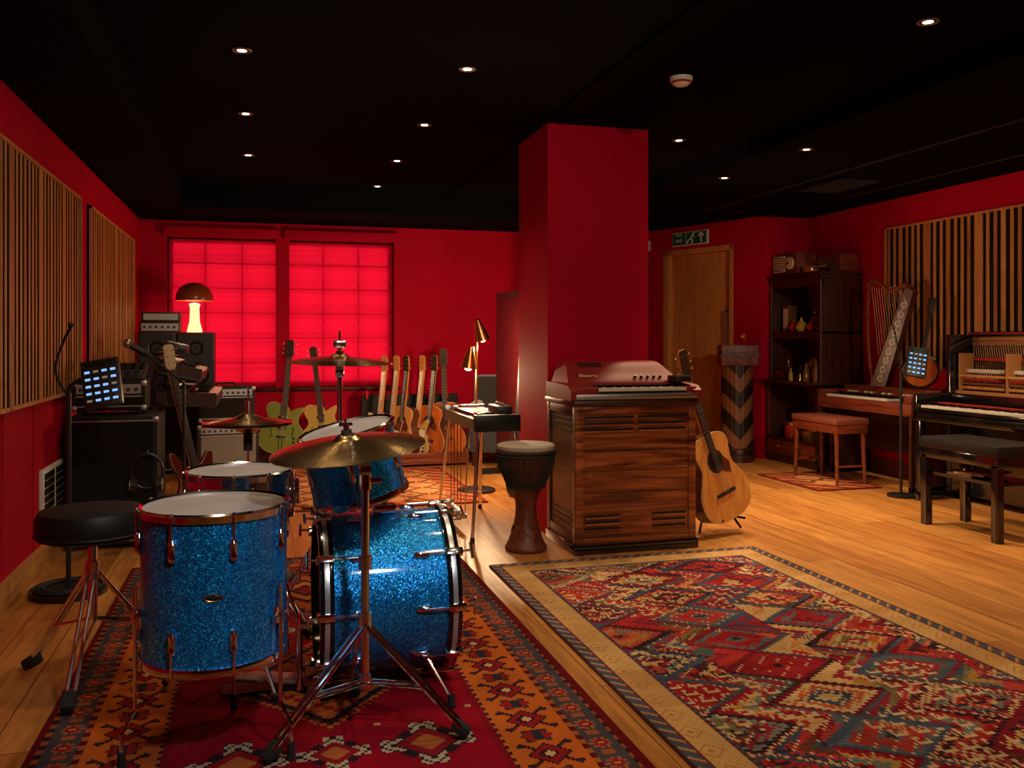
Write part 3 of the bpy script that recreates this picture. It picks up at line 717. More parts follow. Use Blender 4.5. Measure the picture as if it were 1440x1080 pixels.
def guitar(name,M,kind='acoustic',top=m_spruce,side=m_gside,s=1.0,neckm=m_maple,ntop=1.0,fb=None,guard=True):
    b=MB(name); fb=fb or m_fret
    b.M=M
    out=body_outline(kind,s); th=.10*s if kind in('acoustic','classical') else (.07*s if kind=='archtop' else .042*s)
    b.prism(out,-th/2,th/2,top,side)
    cz=sum(p[1] for p in out)/len(out)
    b.prism([(p[0]*1.012,cz+(p[1]-cz)*1.012) for p in out],-th/2+.001,-th/2+.007,m_cream)
    yf=-th/2; bz={'acoustic':.49,'classical':.49,'archtop':.40}.get(kind,.32)*s
    br={'acoustic':.15,'classical':.15,'archtop':.14}.get(kind,.09)*s
    nt=(1.0*ntop)*s-.17*s
    b.b2((-.024*s,yf-.008,bz-.14*s),(.024*s,yf-.001,nt),fb)
    b.b2((-.022*s,yf-.003,bz-.02),(.022*s,yf+.022,nt),neckm,bev=.004)
    for k in range(16):
        z=nt-(nt-br)*(1-2**(-(k+1)/12))
        if z>bz-.13*s: b.b2((-.024*s,yf-.0095,z-.001),(.024*s,yf-.008,z+.001),m_steel)
    b.M=M@T((0,yf+.004,nt))@RX(10)
    hs=[(-.022,0),(.022,0),(.036,.03),(.034,.15),(.02,.165),(-.02,.165),(-.034,.15),(-.036,.03)]
    b.prism([(x*s,z*s) for x,z in hs],-.006,.009,m_fret if kind!='electric' else neckm,neckm)
    for k in range(3):
        for sx in(-1,1):
            z=(.045+k*.042)*s; b.cyl((sx*.02*s,-.008,z),(sx*.02*s,-.016,z),.004,m_chrome,seg=8); b.cyl((sx*.034*s,.002,z),(sx*.052*s,.002,z),.003,m_chrome,seg=6); b.sph((sx*.056*s,.002,z),.007,m_cream if kind=='archtop' else m_chrome,seg=8)
    b.M=M
    if kind in('acoustic','classical'):
        b.disc((0,0,0),.05*s,m_black,T((0,yf-.0008,.335*s))@RX(90)); b.lathe([(.051*s,0),(.051*s,.001),(.066*s,.001),(.066*s,0)],m_fret,32,T((0,yf-.0005,.335*s))@RX(90))
        b.b2((-.075*s,yf-.008,br-.012),(.075*s,yf,br+.012),m_fret,bev=.003)
        if kind=='acoustic': b.prism([(.03*s,.27*s),(.09*s,.24*s),(.10*s,.30*s),(.07*s,.34*s),(.05*s,.33*s)],yf-.002,yf,m_gside)
    else:
        for z in((.22,.31) if kind=='archtop' else(.14,.21,.27)): b.b2((-.04*s,yf-.010,z*s-.012),(.04*s,yf,z*s+.012),m_chrome if kind=='archtop' else m_black,bev=.003)
        b.b2((-.04*s,yf-.012,br-.008),(.04*s,yf,br+.008),m_chrome,bev=.002)
        if kind=='archtop':
            b.tube([(-.015,yf-.006,.03*s),(-.015,yf-.008,br),],.004,m_chrome,6); b.tube([(.015,yf-.006,.03*s),(.015,yf-.008,br)],.004,m_chrome,6)
            for sx in(-1,1): b.tube([(sx*.10*s,yf-.001,.13*s),(sx*.085*s,yf-.001,.16*s),(sx*.10*s,yf-.001,.20*s),(sx*.085*s,yf-.001,.23*s)],.004,m_black,6)
        elif guard: b.prism([(.05*s,.05*s),(.12*s,.07*s),(.10*s,.17*s),(.11*s,.26*s),(.04*s,.27*s)],yf-.003,yf,m_white)
        for k in range(3): b.cyl((.11*s,yf,(.06+.035*k)*s),(.11*s,yf-.012,(.06+.035*k)*s),.009,m_black,seg=12)
    for k in range(6):
        x=(-.017+.0068*k)*s; b.cyl((x,yf-.011,br),(x,yf-.011,nt+.01),.0008,m_steel,seg=4,cap=False)
    b.M=Matrix.Identity(4)
    return b
def gstand(b,p,yaw):
    b.M=T(p)@RZ(yaw)
    for a in(-60,60,180):
        ca,sa=math.sin(R(a)),-math.cos(R(a)); b.tube([(0,.12,.30),(ca*.20,.12+sa*.20,.010)],.008,m_black)
    b.cyl((0,.12,.26),(0,.12,.62),.009,m_black)
    b.tube([(-.09,-.10,.10),(-.09,.10,.09),(0,.12,.28),(.09,.10,.09),(.09,-.10,.10)],.007,m_black)
    b.M=Matrix.Identity(4)
b=guitar('acoustic_guitar',T((2.79,4.93,.10))@RZ(20)@RY(-16)@RX(-10),'acoustic',s=1.09); gstand(b,(2.77,4.96,0),14); b.fin()
b=guitar('archtop_guitar',T((.19,8.58,.14))@RZ(-14)@RY(3)@RX(-12),'archtop',m_ggreen,m_ggreen,1.08); gstand(b,(.19,8.60,0),-14); b.fin()
b=guitar('electric_guitar',T((.60,8.58,.16))@RZ(-10)@RY(-8)@RX(-12),'archtop',m_gburst,m_gburst,1.0); gstand(b,(.58,8.60,0),-10); b.fin()
b=guitar('bass_guitar',T((-.34,5.98,.10))@RZ(34)@RY(-10)@RX(-8),'electric',m_gred,m_gred,1.0,neckm=m_gwhite,ntop=1.10,guard=False); gstand(b,(-.32,6.02,0),34); b.fin()
b=MB('guitar_rack'); b.b2((.96,8.78,.02),(1.93,8.84,.66),m_tolex,bev=.01); b.b2((.96,8.32,.02),(1.93,8.84,.07),m_mah,bev=.006)
b.b2((.96,8.32,.07),(1.93,8.35,.13),m_mah,bev=.005)
for x in(.96,1.90): b.b2((x,8.32,.02),(x+.03,8.80,.16),m_mah,bev=.004)
for x in(1.0,1.2,1.4,1.6,1.8): b.b2((x,8.75,.62),(x+.02,8.79,.70),m_felt)
for x in(1.0,1.88): b.b2((x,8.35,0),(x+.03,8.80,.02),m_black)
b.fin()
specs=[(1.08,'electric',m_gwhite,m_gwhite,-42,m_maple),(1.20,'electric',m_gred,m_gred,-50,m_maple),(1.32,'acoustic',m_spruce,m_gside,-56,None),(1.45,'electric',m_gburst,m_gred,-50,m_maple),(1.58,'acoustic',m_spruce2,m_gside,-44,None),(1.76,'acoustic',m_spruce2,m_gside,-22,None)]
for x,k,t_,s_,yaw,fbm in specs:
    b=guitar({'electric':'electric_guitar','acoustic':'acoustic_guitar'}[k],T((x,8.54,.078))@RZ(yaw)@RX(-4)@RY(4 if x<1.7 else -2),k,t_,s_,.98 if x<1.7 else 1.04,fb=fbm); b.fin()

# ------------------------------------------------------------ pedal steel
b=MB('pedal_steel_guitar')
b.M=T((1.36,5.55,0))
b.b2((-.13,-.44,.68),(.13,.44,.73),m_mah,bev=.006); b.b2((-.14,-.46,.655),(.14,-.42,.755),m_darkmetal,bev=.005); b.b2((-.14,.42,.655),(.14,.46,.755),m_steel,bev=.005)
b.b2((-.14,-.44,.66),(-.125,.44,.73),m_steel); b.b2((-.10,-.30,.731),(-.01,.30,.748),m_fret); b.b2((-.11,.30,.73),(0,.41,.76),m_chrome,bev=.006); b.b2((-.11,-.38,.73),(0,-.28,.765),m_chrome,bev=.006)
for k in range(10): b.cyl((-.10+k*.01,-.33,.768),(-.10+k*.01,.36,.764),.0009,m_steel,seg=4)
b.b2((.02,-.40,.731),(.12,.38,.738),m_redl)
for sx,sy,fx,fy in((-1,-1,-.15,-.44),(-1,1,-.14,.62),(1,-1,.14,-.40),(1,1,.15,.60)):
    b.cyl((sx*.11,sy*.42,.66),(fx,fy if sy>0 else -.43,.02),.013,m_chrome,r1=.010); b.cyl((fx,fy if sy>0 else -.43,0),(fx,fy if sy>0 else -.43,.03),.014,m_rubber)
b.b2((-.14,-.12,.08),(-.11,.46,.11),m_steel,bev=.004)
for k in range(4): b.b2((-.22,.0+k*.1,.05),(-.12,.04+k*.1,.065),m_steel,bev=.003); b.cyl((-.12,.02+k*.1,.09),(-.12,.02+k*.1,.66),.003,m_chrome,seg=6)
b.cyl((-.12,-.1,.1),(-.12,-.2,.66),.005,m_chrome,seg=6)
b.M=Matrix.Identity(4); b.fin()
b=MB('effects_box'); b.M=T((1.45,5.42,.739)); b.b2((-.04,-.12,0),(.06,.12,.05),m_black,bev=.01)
for k in range(3): b.cyl((.01,-.08+k*.08,.05),(.01,-.08+k*.08,.066),.011,m_steel,seg=12)
b.M=Matrix.Identity(4); b.fin()

# ------------------------------------------------------------ floor lamp
m_bulb=mat('warm_bulb',(1,.8,.5),.4,emit=(1.0,.68,.34),es=24)
b=MB('floor_lamp'); b.lathe([(.001,.0),(.15,0),(.15,.018),(.14,.024),(.001,.026)],m_black,40); b.cyl((0,0,.02),(0,0,1.22),.009,m_brass)
lampheads=[((.02,-.01,1.30),Vector((.30,.20,-.9))),((-.06,-.03,1.08),Vector((-.1,.15,-1)))]
for p,d in lampheads:
    d=d.normalized(); A=T(p)@d.to_track_quat('-Z','Y').to_matrix().to_4x4()
    b.lathe([(.001,.07),(.022,.068),(.028,.04),(.050,-.03),(.072,-.10),(.069,-.10),(.047,-.03),(.02,.03)],m_brass,28,A); b.sph(A@Vector((0,0,-.088)),.036,m_bulb)
b.tube([(0,0,1.2),(.0,0,1.30),(.02,-.01,1.34)],.008,m_brass); b.tube([(0,0,1.0),(0,0,1.12),(-.06,-.03,1.13)],.008,m_brass)
fl=b.fin((1.655,6.86,0))
def point(name,p,e,c,r,parent=None):
    l=bpy.data.lights.new(name,'POINT'); l.energy=e; l.color=c; l.shadow_soft_size=r; o=bpy.data.objects.new(name,l); scene.collection.objects.link(o); o.location=p
    if parent: o.parent=parent; o.matrix_parent_inverse=parent.matrix_world.inverted()
    return o
WARM=(1.0,.66,.36)
point('bulb_light_1',(1.655+.07,6.86+.035,1.14),42,WARM,.02,fl); point('bulb_light_2',(1.655-.08,6.86-.005,.92),42,WARM,.02,fl)

b=MB('acoustic_screen'); b.M=T((2.12,7.3,0))@RZ(-85); b.b2((-.45,-.03,.05),(.45,.03,1.62),m_black,bev=.008); b.b2((-.41,-.034,.10),(.41,-.03,1.57),m_wframe)
b.b2((-.45,-.18,0),(-.41,.18,.05),m_black); b.b2((.41,-.18,0),(.45,.18,.05),m_black); b.M=Matrix.Identity(4); b.fin()
b=MB('guitar_gig_bag'); b.M=T((1.93,6.45,0))@RZ(-80)@RX(-3)
b.prism([(p.x,p.y) for p in spline([(0,0,0),(.16,.02,0),(.20,.14,0),(.15,.30,0),(.17,.42,0),(.10,.56,0),(.07,.9,0),(.07,1.72,0),(.0,1.78,0),(-.07,1.72,0),(-.07,.9,0),(-.10,.56,0),(-.17,.42,0),(-.15,.30,0),(-.20,.14,0),(-.16,.02,0)],4,True)],-.07,.07,m_vinyl); b.M=Matrix.Identity(4); b.fin((0,0,.005))
b=MB('armchair'); b.M=T((2.27,8.42,0))@RZ(-20); m_vel=mat('grey_velvet',(.03,.028,.03),.9,sheen=.5)
b.b2((-.28,-.30,.12),(.28,.28,.42),m_vel,bev=.06); b.b2((-.28,.14,.3),(.28,.32,.85),m_vel,bev=.07)
for x in(-.28,.18): b.b2((x,-.30,.2),(x+.10,.2,.60),m_vel,bev=.04)
for x in(-.23,.23):
    for y in(-.25,.25): b.cyl((x,y,0),(x,y,.14),.018,m_dkwood)
b.M=Matrix.Identity(4); b.fin()

# ------------------------------------------------------------ left-side gear
def amp(name,M,w,h,d,cloth=m_cloth,panel=True,cones=0,handle=True):
    b=MB(name); b.M=M
    b.b2((-w/2,-d,.02),(w/2,0,h),m_tolex,bev=.012)
    pt=h-.10 if panel else h-.03
    b.b2((-w/2+.025,-d-.004,.05),(w/2-.025,-d+.01,pt),cloth)
    b.b2((-w/2+.02,-d-.007,pt),(w/2-.02,-d+.01,pt+.008),m_steel); b.b2((-w/2+.02,-d-.007,.042),(w/2-.02,-d+.01,.05),m_steel)
    for sx in(-1,1):
        for zz in(.035,h-.02): b.box((sx*(w/2-.012),-d+.012,zz),(.034,.034,.034),m_steel,bev=.008)
    if panel:
        b.b2((-w/2+.025,-d-.005,pt+.02),(w/2-.025,-d,h-.025),m_steel)
        n=int(w/.05)
        for k in range(n): b.cyl((-w/2+.05+k*(w-.1)/(n-1),-d-.005,pt+.045),(-w/2+.05+k*(w-.1)/(n-1),-d-.022,pt+.045),.010,m_black,seg=12)
    if handle: b.tube([(-.08,-d/2,h),(-.07,-d/2,h+.025),(.07,-d/2,h+.025),(.08,-d/2,h)],.008,m_vinyl,8)
    for sx in(-1,1):
        for y in(-d+.03,-.03): b.cyl((sx*(w/2-.04),y,0),(sx*(w/2-.04),y,.022),.015,m_rubber)
    b.M=Matrix.Identity(4); return b.fin()
amp('speaker_cabinet',T((-.81,5.93,0)),.48,.76,.40,m_clothd,False,handle=False)
amp('amplifier_head',T((-.85,5.90,.764)),.40,.20,.24,m_clothd,True,handle=False)
b=MB('sound_mixer'); b.M=T((-.83,5.80,.995))@RX(22); b.b2((-.17,-.14,-.015),(.17,.10,.03),m_black,bev=.008)
for i in range(7):
    for j in range(4): b.cyl((-.14+i*.047,-.10+j*.05,.03),(-.14+i*.047,-.10+j*.05,.042),.009,m_steel if j<2 else m_apple0 if False else m_darkmetal,seg=10)
b.M=Matrix.Identity(4); b.b2((-.98,5.72,.966),(-.68,5.88,.985),m_black); b.fin((0,0,.002))
b=MB('microphone_stand'); b.cyl((-.42,5.45,0),(-.42,5.45,.02),.11,m_black,seg=28); b.cyl((-.42,5.45,.02),(-.42,5.45,.95),.009,m_black); b.tube([(-.42,5.45,.95),(-.62,5.42,1.12)],.007,m_black); b.cyl((-.62,5.42,1.12),(-.70,5.41,1.17),.018,m_darkmetal); b.sph((-.715,5.41,1.18),.026,m_steel); b.fin()
amp('speaker_cabinet',T((-1.06,6.80,0))@RZ(90),.56,.68,.30,m_clothd,False,handle=False)
amp('guitar_amplifier',T((-.29,8.22,0))@RZ(8),.50,.48,.26,m_cloth,True,handle=False)
amp('guitar_amplifier',T((-.30,8.22,.483))@RZ(8),.46,.32,.24,m_clothd,True)
amp('speaker_cabinet',T((-.72,8.85,0)),.66,.70,.40,m_clothd,False,handle=False)
for k,x in enumerate((-.885,-.555)):
    b=MB('hifi_speaker'); b.M=T((x,8.80,.703)); b.b2((-.16,-.28,0),(.16,0,.565),m_dkwood,bev=.006); b.b2((-.145,-.285,.015),(.145,-.275,.55),m_black)
    for z,r in((.18,.115),(.42,.065)):
        b.lathe([(r,0),(r*.95,.008),(r*.8,.002),(r*.3,-.012),(.001,.004)],m_clothd,32,T((0,-.287,z))@RX(90)); b.lathe([(r,-.001),(r+.008,.004),(r+.010,0)],m_steel,32,T((0,-.285,z))@RX(90))
    b.M=Matrix.Identity(4); b.fin()
b=MB('tape_recorder'); b.M=T((-.86,8.75,1.270))
b.b2((-.17,-.22,0),(.17,0,.09),m_dkwood,bev=.004); b.b2((-.155,-.224,.012),(.155,-.215,.078),m_steel); b.b2((-.16,-.20,.092),(.17,0,.18),m_dkwood,bev=.004); b.b2((-.14,-.206,.11),(.15,-.198,.165),m_steel)
for k in range(6): b.cyl((-.13+k*.05,-.22,.045),(-.13+k*.05,-.235,.045),.012,m_black,seg=12)
b.M=Matrix.Identity(4); b.fin()
m_glow=mat('lamp_glass',(1,.8,.5),.4,emit=(1.0,.55,.24),es=1.7)
m_dome=mat('amber_dome',(.26,.05,.018),.25,coat=.6)
b=MB('mushroom_lamp'); b.lathe([(.001,0),(.065,0),(.068,.01),(.045,.10),(.04,.22),(.05,.26),(.001,.27)],m_glow,28)
b.lathe([(.165,.29),(.168,.30),(.16,.355),(.13,.41),(.07,.45),(.001,.46),(.001,.455),(.068,.445),(.127,.406),(.157,.352),(.165,.29)],m_dome,40); b.cyl((0,0,.26),(0,0,.455),.006,m_brass)
ml=b.fin((-.575,8.66,1.270)); point('lamp_light',(-.575,8.66,1.585),4,WARM,.03,ml)
b=MB('synthesizer'); b.M=T((-.72,6.30,0))@RZ(90)
def synth(b,z,w,d,tilt,y,nk):
    S=b.M.copy(); b.M=S@T((.5,y,z))@RX(tilt)
    b.b2((-w/2,-d,-.03),(w/2,0,.04),m_black,bev=.008); b.b2((-w/2+.03,-d*.5,.04),(w/2-.03,-.02,.075),m_darkmetal,bev=.006)
    keys(b,-w/2+.05,w/2-.03,-d+.005,.13,.048,nk)
    for k in range(10): b.cyl((-w/2+.08+k*(w-.16)/9,-d*.25,.075),(-w/2+.08+k*(w-.16)/9,-d*.25,.092),.011,m_steel,seg=10)
    for x in(-w/2-.015,w/2): b.b2((x,-d,-.035),(x+.015,0,.06),m_dkwood)
    b.M=S
synth(b,1.02,.70,.34,14,.0,22); synth(b,.80,.98,.38,3,-.06+.0,36)
for x in(.12,.88):
    b.tube([(x,-.05,1.0),(x,-.02,.80),(x,-.02,.05)],.014,m_black); b.tube([(x,-.34,.014),(x,.04,.014)],.014,m_black); b.tube([(x,-.02,.76),(x,-.40,.76)],.012,m_black); b.tube([(x,-.04,.98),(x,-.3,.92)],.012,m_black)
b.cyl((.12,-.02,.72),(.88,-.02,.72),.012,m_black); b.M=Matrix.Identity(4); b.fin()
b=MB('drum_machine'); b.M=T((-.58,6.80,1.125))@RY(14); b.b2((-.08,-.12,0),(.08,.12,.05),m_black,bev=.01)
for i in range(3):
    for j in range(4): b.b2((-.06+i*.045,-.10+j*.05,.05),(-.03+i*.045,-.065+j*.05,.056),m_steel)
b.M=Matrix.Identity(4); b.fin()

def mixpanel(b,A,w=.17,h=.23):
    b.M=A; b.box((0,0,0),(w,.035,h),m_black,bev=.012)
    for i in range(4):
        for j in range(5):
            b.box((-w*.33+i*w*.22,-.019,-h*.36+j*h*.15),(w*.13,.004,h*.045),m_led if (i+j)%5 else m_signw)
    b.box((0,-.019,h*.40),(w*.7,.004,h*.06),m_darkmetal); b.M=Matrix.Identity(4)
b=MB('monitor_mixer_stand')
for rr in(.15,.13,.11): b.lathe([(rr+.006*math.cos(a),.036+.006*math.sin(a)) for a in [k*math.pi/4 for k in range(9)]],m_rubber,36,T((-.87,4.62,0)))
b.cyl((-.87,4.62,0),(-.87,4.62,.03),.17,m_black,seg=32)
b.cyl((-.87,4.62,.02),(-.87,4.62,.95),.012,m_black); b.tube([(-.87,4.62,.93),(-.86,4.60,.98),(-.79,4.56,1.02),(-.72,4.51,1.01)],.010,m_black,smooth=4)
b.tube([(-.87,4.62,.93),(-.93,4.64,1.05),(-.90,4.64,1.18),(-.86,4.62,1.26)],.007,m_black,smooth=4); b.sph((-.86,4.62,1.27),.014,m_black)
mixpanel(b,T((-.70,4.47,1.0))@RZ(-4)@RY(-10)@RX(-18)); b.fin()
b=MB('headphones'); b.M=T((-.62,5.46,.45)); b.lathe([(.085+.007*math.cos(a),.007*math.sin(a)) for a in [k*math.pi/4 for k in range(9)]],m_black,32,RX(90)@Matrix.Diagonal((1,1.15,1,1)))
for sx in(-1,1): b.cyl((sx*.05,-.02,-.075),(sx*.08,-.02,-.075),.042,m_black,seg=20); b.cyl((sx*.082,-.02,-.075),(sx*.088,-.02,-.075),.035,m_steel,seg=20)
b.tube([(0,0,.10),(0,.05,.11)],.006,m_steel); b.M=Matrix.Identity(4); b.fin()

# ------------------------------------------------------------ bureau bookcase
MC=T((5.40,7.93,0))@RZ(-90)
b=MB('bureau_bookcase'); Wc=.86; D=.49
b.b2((0,-D,.0),(Wc,0,.06),m_dkwood,bev=.006)
b.b2((0,-.02,.0),(Wc,0,1.80),m_mah)
for x in(0,Wc-.025): b.b2((x,-D,.05),(x+.025,0,.78),m_dkwood,bev=.003); b.b2((x,-D+.06,.78),(x+.025,0,1.80),m_dkwood,bev=.003)
for z in(.06,.22,.76): b.b2((0,-D,z),(Wc,0,z+.022),m_dkwood)
b.b2((-.0,-D-.09,.782),(Wc+.02,0,.806),m_dkwood,bev=.006)
b.b2((.02,-D+.005,.08),(Wc-.02,-D+.02,.225),m_mah,bev=.003); b.b2((.02,-D+.005,.25),(.05,-D+.02,.76),m_mah)
b.b2((0,-D+.05,1.255),(Wc,0,1.28),m_dkwood,bev=.003); b.b2((0,-D+.05,1.70),(Wc,-D+.075,1.80),m_dkwood); b.b2((0,-D+.05,1.21),(Wc,-D+.07,1.255),m_dkwood)
b.b2((-.0,-D+.01,1.80),(Wc+.03,.0,1.835),m_dkwood,bev=.008); b.b2((-.0,-D+.035,1.77),(Wc+.015,0,1.80),m_dkwood,bev=.008)
for x in(.012,Wc-.03): b.cyl((x+.01,-D+.055,.81),(x+.01,-D+.055,1.76),.016,m_dkwood)
for x in(.2,.6): b.cyl((x,-D-.0,.15),(x,-D-.02,.15),.014,m_brass,seg=12)
b.fin(M=MC)
def small(name,p,build):
    b=MB(name); b.M=MC@T(p); build(b); b.M=Matrix.Identity(4); return b.fin()
m_apple=mat('red_enamel',(.45,.02,.01),.3,coat=.4); m_yel=mat('yellow_gourd',(.55,.35,.05),.4); m_brz=mat('bronze',(.35,.2,.08),.35,.8); m_glass=mat('amber_bottle',(.2,.08,.02),.1)
def gourd(m,r):
    def f(b): b.lathe([(.001,0),(r*.7,.004),(r,r*.8),(r*.75,r*1.5),(r*.3,r*1.9),(r*.2,r*2.4),(.001,r*2.5)],m,20)
    return f
def bottle(m,s=1):
    return lambda b:b.lathe([(.001,0),(.03*s,0),(.03*s,.09*s),(.012*s,.13*s),(.012*s,.17*s),(.001,.17*s)],m,20)
small('maraca',(.30,-.36,1.281),gourd(m_apple,.05)); small('maraca',(.44,-.37,1.281),gourd(m_yel,.055)); small('maraca',(.58,-.36,1.281),gourd(m_apple,.045)); small('maraca',(.70,-.36,1.281),gourd(m_brz,.04))
small('clay_pot',(.50,-.20,1.281),lambda b:b.lathe([(.001,0),(.05,0),(.09,.08),(.08,.15),(.04,.19),(.05,.21),(.001,.20)],m_tomwood,24))
small('frame_drum',(.70,-.14,1.285),lambda b:(b.lathe([(.14,-.02),(.15,-.02),(.15,.02),(.14,.02),(.14,-.02)],m_mah,32,T((0,0,.152))@RX(80)),b.lathe([(.001,.018),(.14,.018)],m_goat,32,T((0,0,.152))@RX(80))))
small('instrument_box',(.14,-.30,1.281),lambda b:(b.b2((-.05,-.05,0),(.05,.05,.26),m_brz,bev=.004),b.b2((-.035,-.053,.03),(.035,-.05,.23),m_cream)))
def cymset(b):
    for k in range(5): b.lathe([(.001,.02+k*.035),(.03,.018+k*.035),(.07,.002+k*.035),(.07,k*.035),(.001,.015+k*.035)],m_brass,28)
    b.cyl((0,0,0),(0,0,.2),.005,m_steel,seg=8)
small('hand_cymbals',(.30,-.42,.808),cymset)
small('hand_bell',(.50,-.42,.808),lambda b:(b.lathe([(.045,0),(.04,.01),(.03,.05),(.02,.07),(.001,.075)],m_brass,24),b.cyl((0,0,.07),(0,0,.15),.009,m_dkwood,seg=10)))
small('bottle',(.62,-.44,.808),bottle(m_glass)); small('bottle',(.72,-.40,.808),bottle(m_brz,1.2)); small('bottle',(.40,-.46,.808),bottle(m_yel,.7))
small('tambourine',(.44,-.24,.81),lambda b:(b.lathe([(.10,-.02),(.112,-.02),(.112,.02),(.10,.02),(.10,-.02)],m_mah,32,T((0,0,.115))@RX(80)),b.lathe([(.001,.0),(.10,.0)],m_goat,32,T((0,0,.115))@RX(80))))
small('wooden_box',(.14,-.38,.808),lambda b:(b.b2((-.08,-.06,0),(.08,.06,.05),m_mah,bev=.004),b.b2((-.06,-.05,.05),(.07,.05,.09),m_apple,bev=.004)))
small('bongo_drums',(.66,-.20,.808),lambda b:[(b.lathe([(.05,0),(.065,.13),(.068,.15),(.001,.152)],m_tomwood,24,T((dx,0,0))),b.lathe([(.067,.13),(.071,.13),(.071,.145),(.067,.145)],m_steel,24,T((dx,0,0)))) for dx in(-.072,.072)])
small('shaker_basket',(.55,-.34,.243),lambda b:(b.lathe([(.001,0),(.08,0),(.11,.09),(.105,.09),(.075,.01),(.001,.01)],m_brz,28),b.sph((0,0,.08),.05,m_apple),b.sph((.05,.02,.09),.035,m_yel),b.tube([(-.04,0,.05),(-.10,0,.25)],.008,m_steel),b.tube([(.03,0,.05),(.10,.02,.27)],.008,m_brz)))
small('toy_drum',(.25,-.34,.243),lambda b:(b.cyl((0,0,0),(0,0,.13),.075,m_apple,seg=28),b.lathe([(.075,.12),(.08,.12),(.08,.14),(.075,.14)],m_brass,28),b.cyl((0,0,.131),(0,0,.133),.072,m_goat,seg=28)))
def radio(b):
    b.b2((-.21,-.13,0),(.21,.1,.22),m_mah,bev=.03); b.b2((-.19,-.135,.03),(.02,-.125,.19),m_cream,bev=.01); b.cyl((.11,-.13,.11),(.11,-.15,.11),.06,m_cream,seg=24); b.cyl((.11,-.15,.11),(.11,-.165,.11),.015,m_brass,seg=12)
    for k in range(6): b.b2((-.18,-.138,.045+k*.024),(.01,-.134,.052+k*.024),m_dkwood)
small('vintage_radio',(.24,-.30,1.837),radio)
small('instrument_case',(.63,-.12,1.837),lambda b:b.b2((-.16,-.10,0),(.20,.10,.17),m_mah,bev=.008))
def uke(b):
    b.lathe([(.001,.0),(.075,.0),(.08,.03),(.075,.06),(.001,.065)],m_spruce2,28,T((-.07,0,0))); b.b2((-.02,-.02,.04),(.22,.02,.06),m_maple,bev=.004); b.b2((.22,-.03,.0),(.28,.03,.055),m_fret)
small('ukulele',(.62,-.34,1.838),uke)
def chevmat():
    m,nt,bs=newmat('chevron_carved_wood')
    tc=nt.nodes.new('ShaderNodeTexCoord'); sp=nt.nodes.new('ShaderNodeSeparateXYZ'); nt.links.new(tc.outputs['Object'],sp.inputs[0])
    ab=nt.nodes.new('ShaderNodeMath'); ab.operation='ABSOLUTE'; nt.links.new(sp.outputs['X'],ab.inputs[0])
    ma=nt.nodes.new('ShaderNodeMath'); ma.operation='MULTIPLY_ADD'; ma.inputs[1].default_value=-1.1; nt.links.new(ab.outputs[0],ma.inputs[0]); nt.links.new(sp.outputs['Z'],ma.inputs[2])
    fr=nt.nodes.new('ShaderNodeMath'); fr.operation='PINGPONG'; fr.inputs[1].default_value=.15; nt.links.new(ma.outputs[0],fr.inputs[0])
    r=nt.nodes.new('ShaderNodeValToRGB'); r.color_ramp.interpolation='CONSTANT'; r.color_ramp.elements[0].color=(.014,.008,.005,1); r.color_ramp.elements[1].position=.075; r.color_ramp.elements[1].color=(.20,.08,.030,1)
    nt.links.new(fr.outputs[0],r.inputs['Fac']); nt.links.new(r.outputs['Color'],bs.inputs['Base Color']); bs.inputs['Roughness'].default_value=.45
    return m
b=MB('bamboo_slit_drum'); m_chev=chevmat()
b.lathe([(.001,.06),(.15,.06),(.15,.95),(.001,.95)],m_chev,96,mod=lambda a,z:1+.035*abs(math.sin(a*11)))
b.cyl((0,0,0),(0,0,.07),.165,m_dkwood,seg=32); b.cyl((0,0,.12),(0,0,.14),.158,m_dkwood,seg=32)
b.b2((-.18,-.17,.95),(.18,.10,1.15),m_tomwood,bev=.008)
MB_=T((4.56,7.88,0))@RZ(-20)
bd=b.fin(M=MB_); textobj('AMBOND',.090,mat('dark_letters',(.012,.006,.004),.5),MB_@T((0,-.172,1.05))@RX(90),bd)

MO=T((5.385,6.98,0))@RZ(-90)
b=MB('spinet_organ'); Wo=1.2; D=.53
for x in(.0,Wo-.03): b.b2((x,-D+.12,0),(x+.03,0,.72),m_dkwood,bev=.004); b.b2((x,-D,0),(x+.03,-D+.05,.62),m_dkwood,bev=.004); b.b2((x,-D,0),(x+.03,0,.05),m_dkwood)
b.b2((0,-D,.60),(Wo,0,.70),m_mah,bev=.006); b.b2((0,-.25,.70),(Wo,0,.80),m_mah,bev=.006); b.b2((0,-.20,.25),(Wo,-.17,.60),m_dkwood)
keys(b,.10,Wo-.30,-D+.02,.13,.712,28); b.b2((.06,-D+.155,.70),(Wo-.06,-.25,.745),m_black)
for k in range(12): b.b2((.12+k*.075,-D+.17,.745),(.16+k*.075,-D+.20,.757),m_cream if k%3 else m_apple)
for x in(.0,Wo-.08): b.b2((x,-D,.70),(x+.08,-.24,.76),m_mah,bev=.005)
b.fin(M=MO)
b=MB('wooden_stool'); b.M=T((4.66,6.54,0))@RZ(-90)
b.b2((-.32,-.16,.49),(.32,.16,.545),m_rust,bev=.02); b.b2((-.31,-.15,.42),(.31,.15,.49),m_mah,bev=.004)
for x in(-.285,.285):
    for y in(-.125,.125): b.cyl((x*.97,y,.45),(x*1.03,y*1.05,0),.021,m_mah,r1=.014,seg=12)
    b.cyl((x,-.12,.15),(x,.12,.15),.01,m_mah,seg=8)
b.M=Matrix.Identity(4); b.fin(loc=(0,0,.0115))
b=MB('lever_harp'); b.M=T((5.18,6.42,.803))@RZ(-72)
m_hsb=mat('dark_soundboard',(.09,.025,.018),.3,coat=.5)
b.prism([(-.17,.0),(-.02,.0),(.235,.80),(.165,.84)],-.04,.04,m_hsb)
m_patt=mat('white_inlay',(.75,.7,.65),.5)
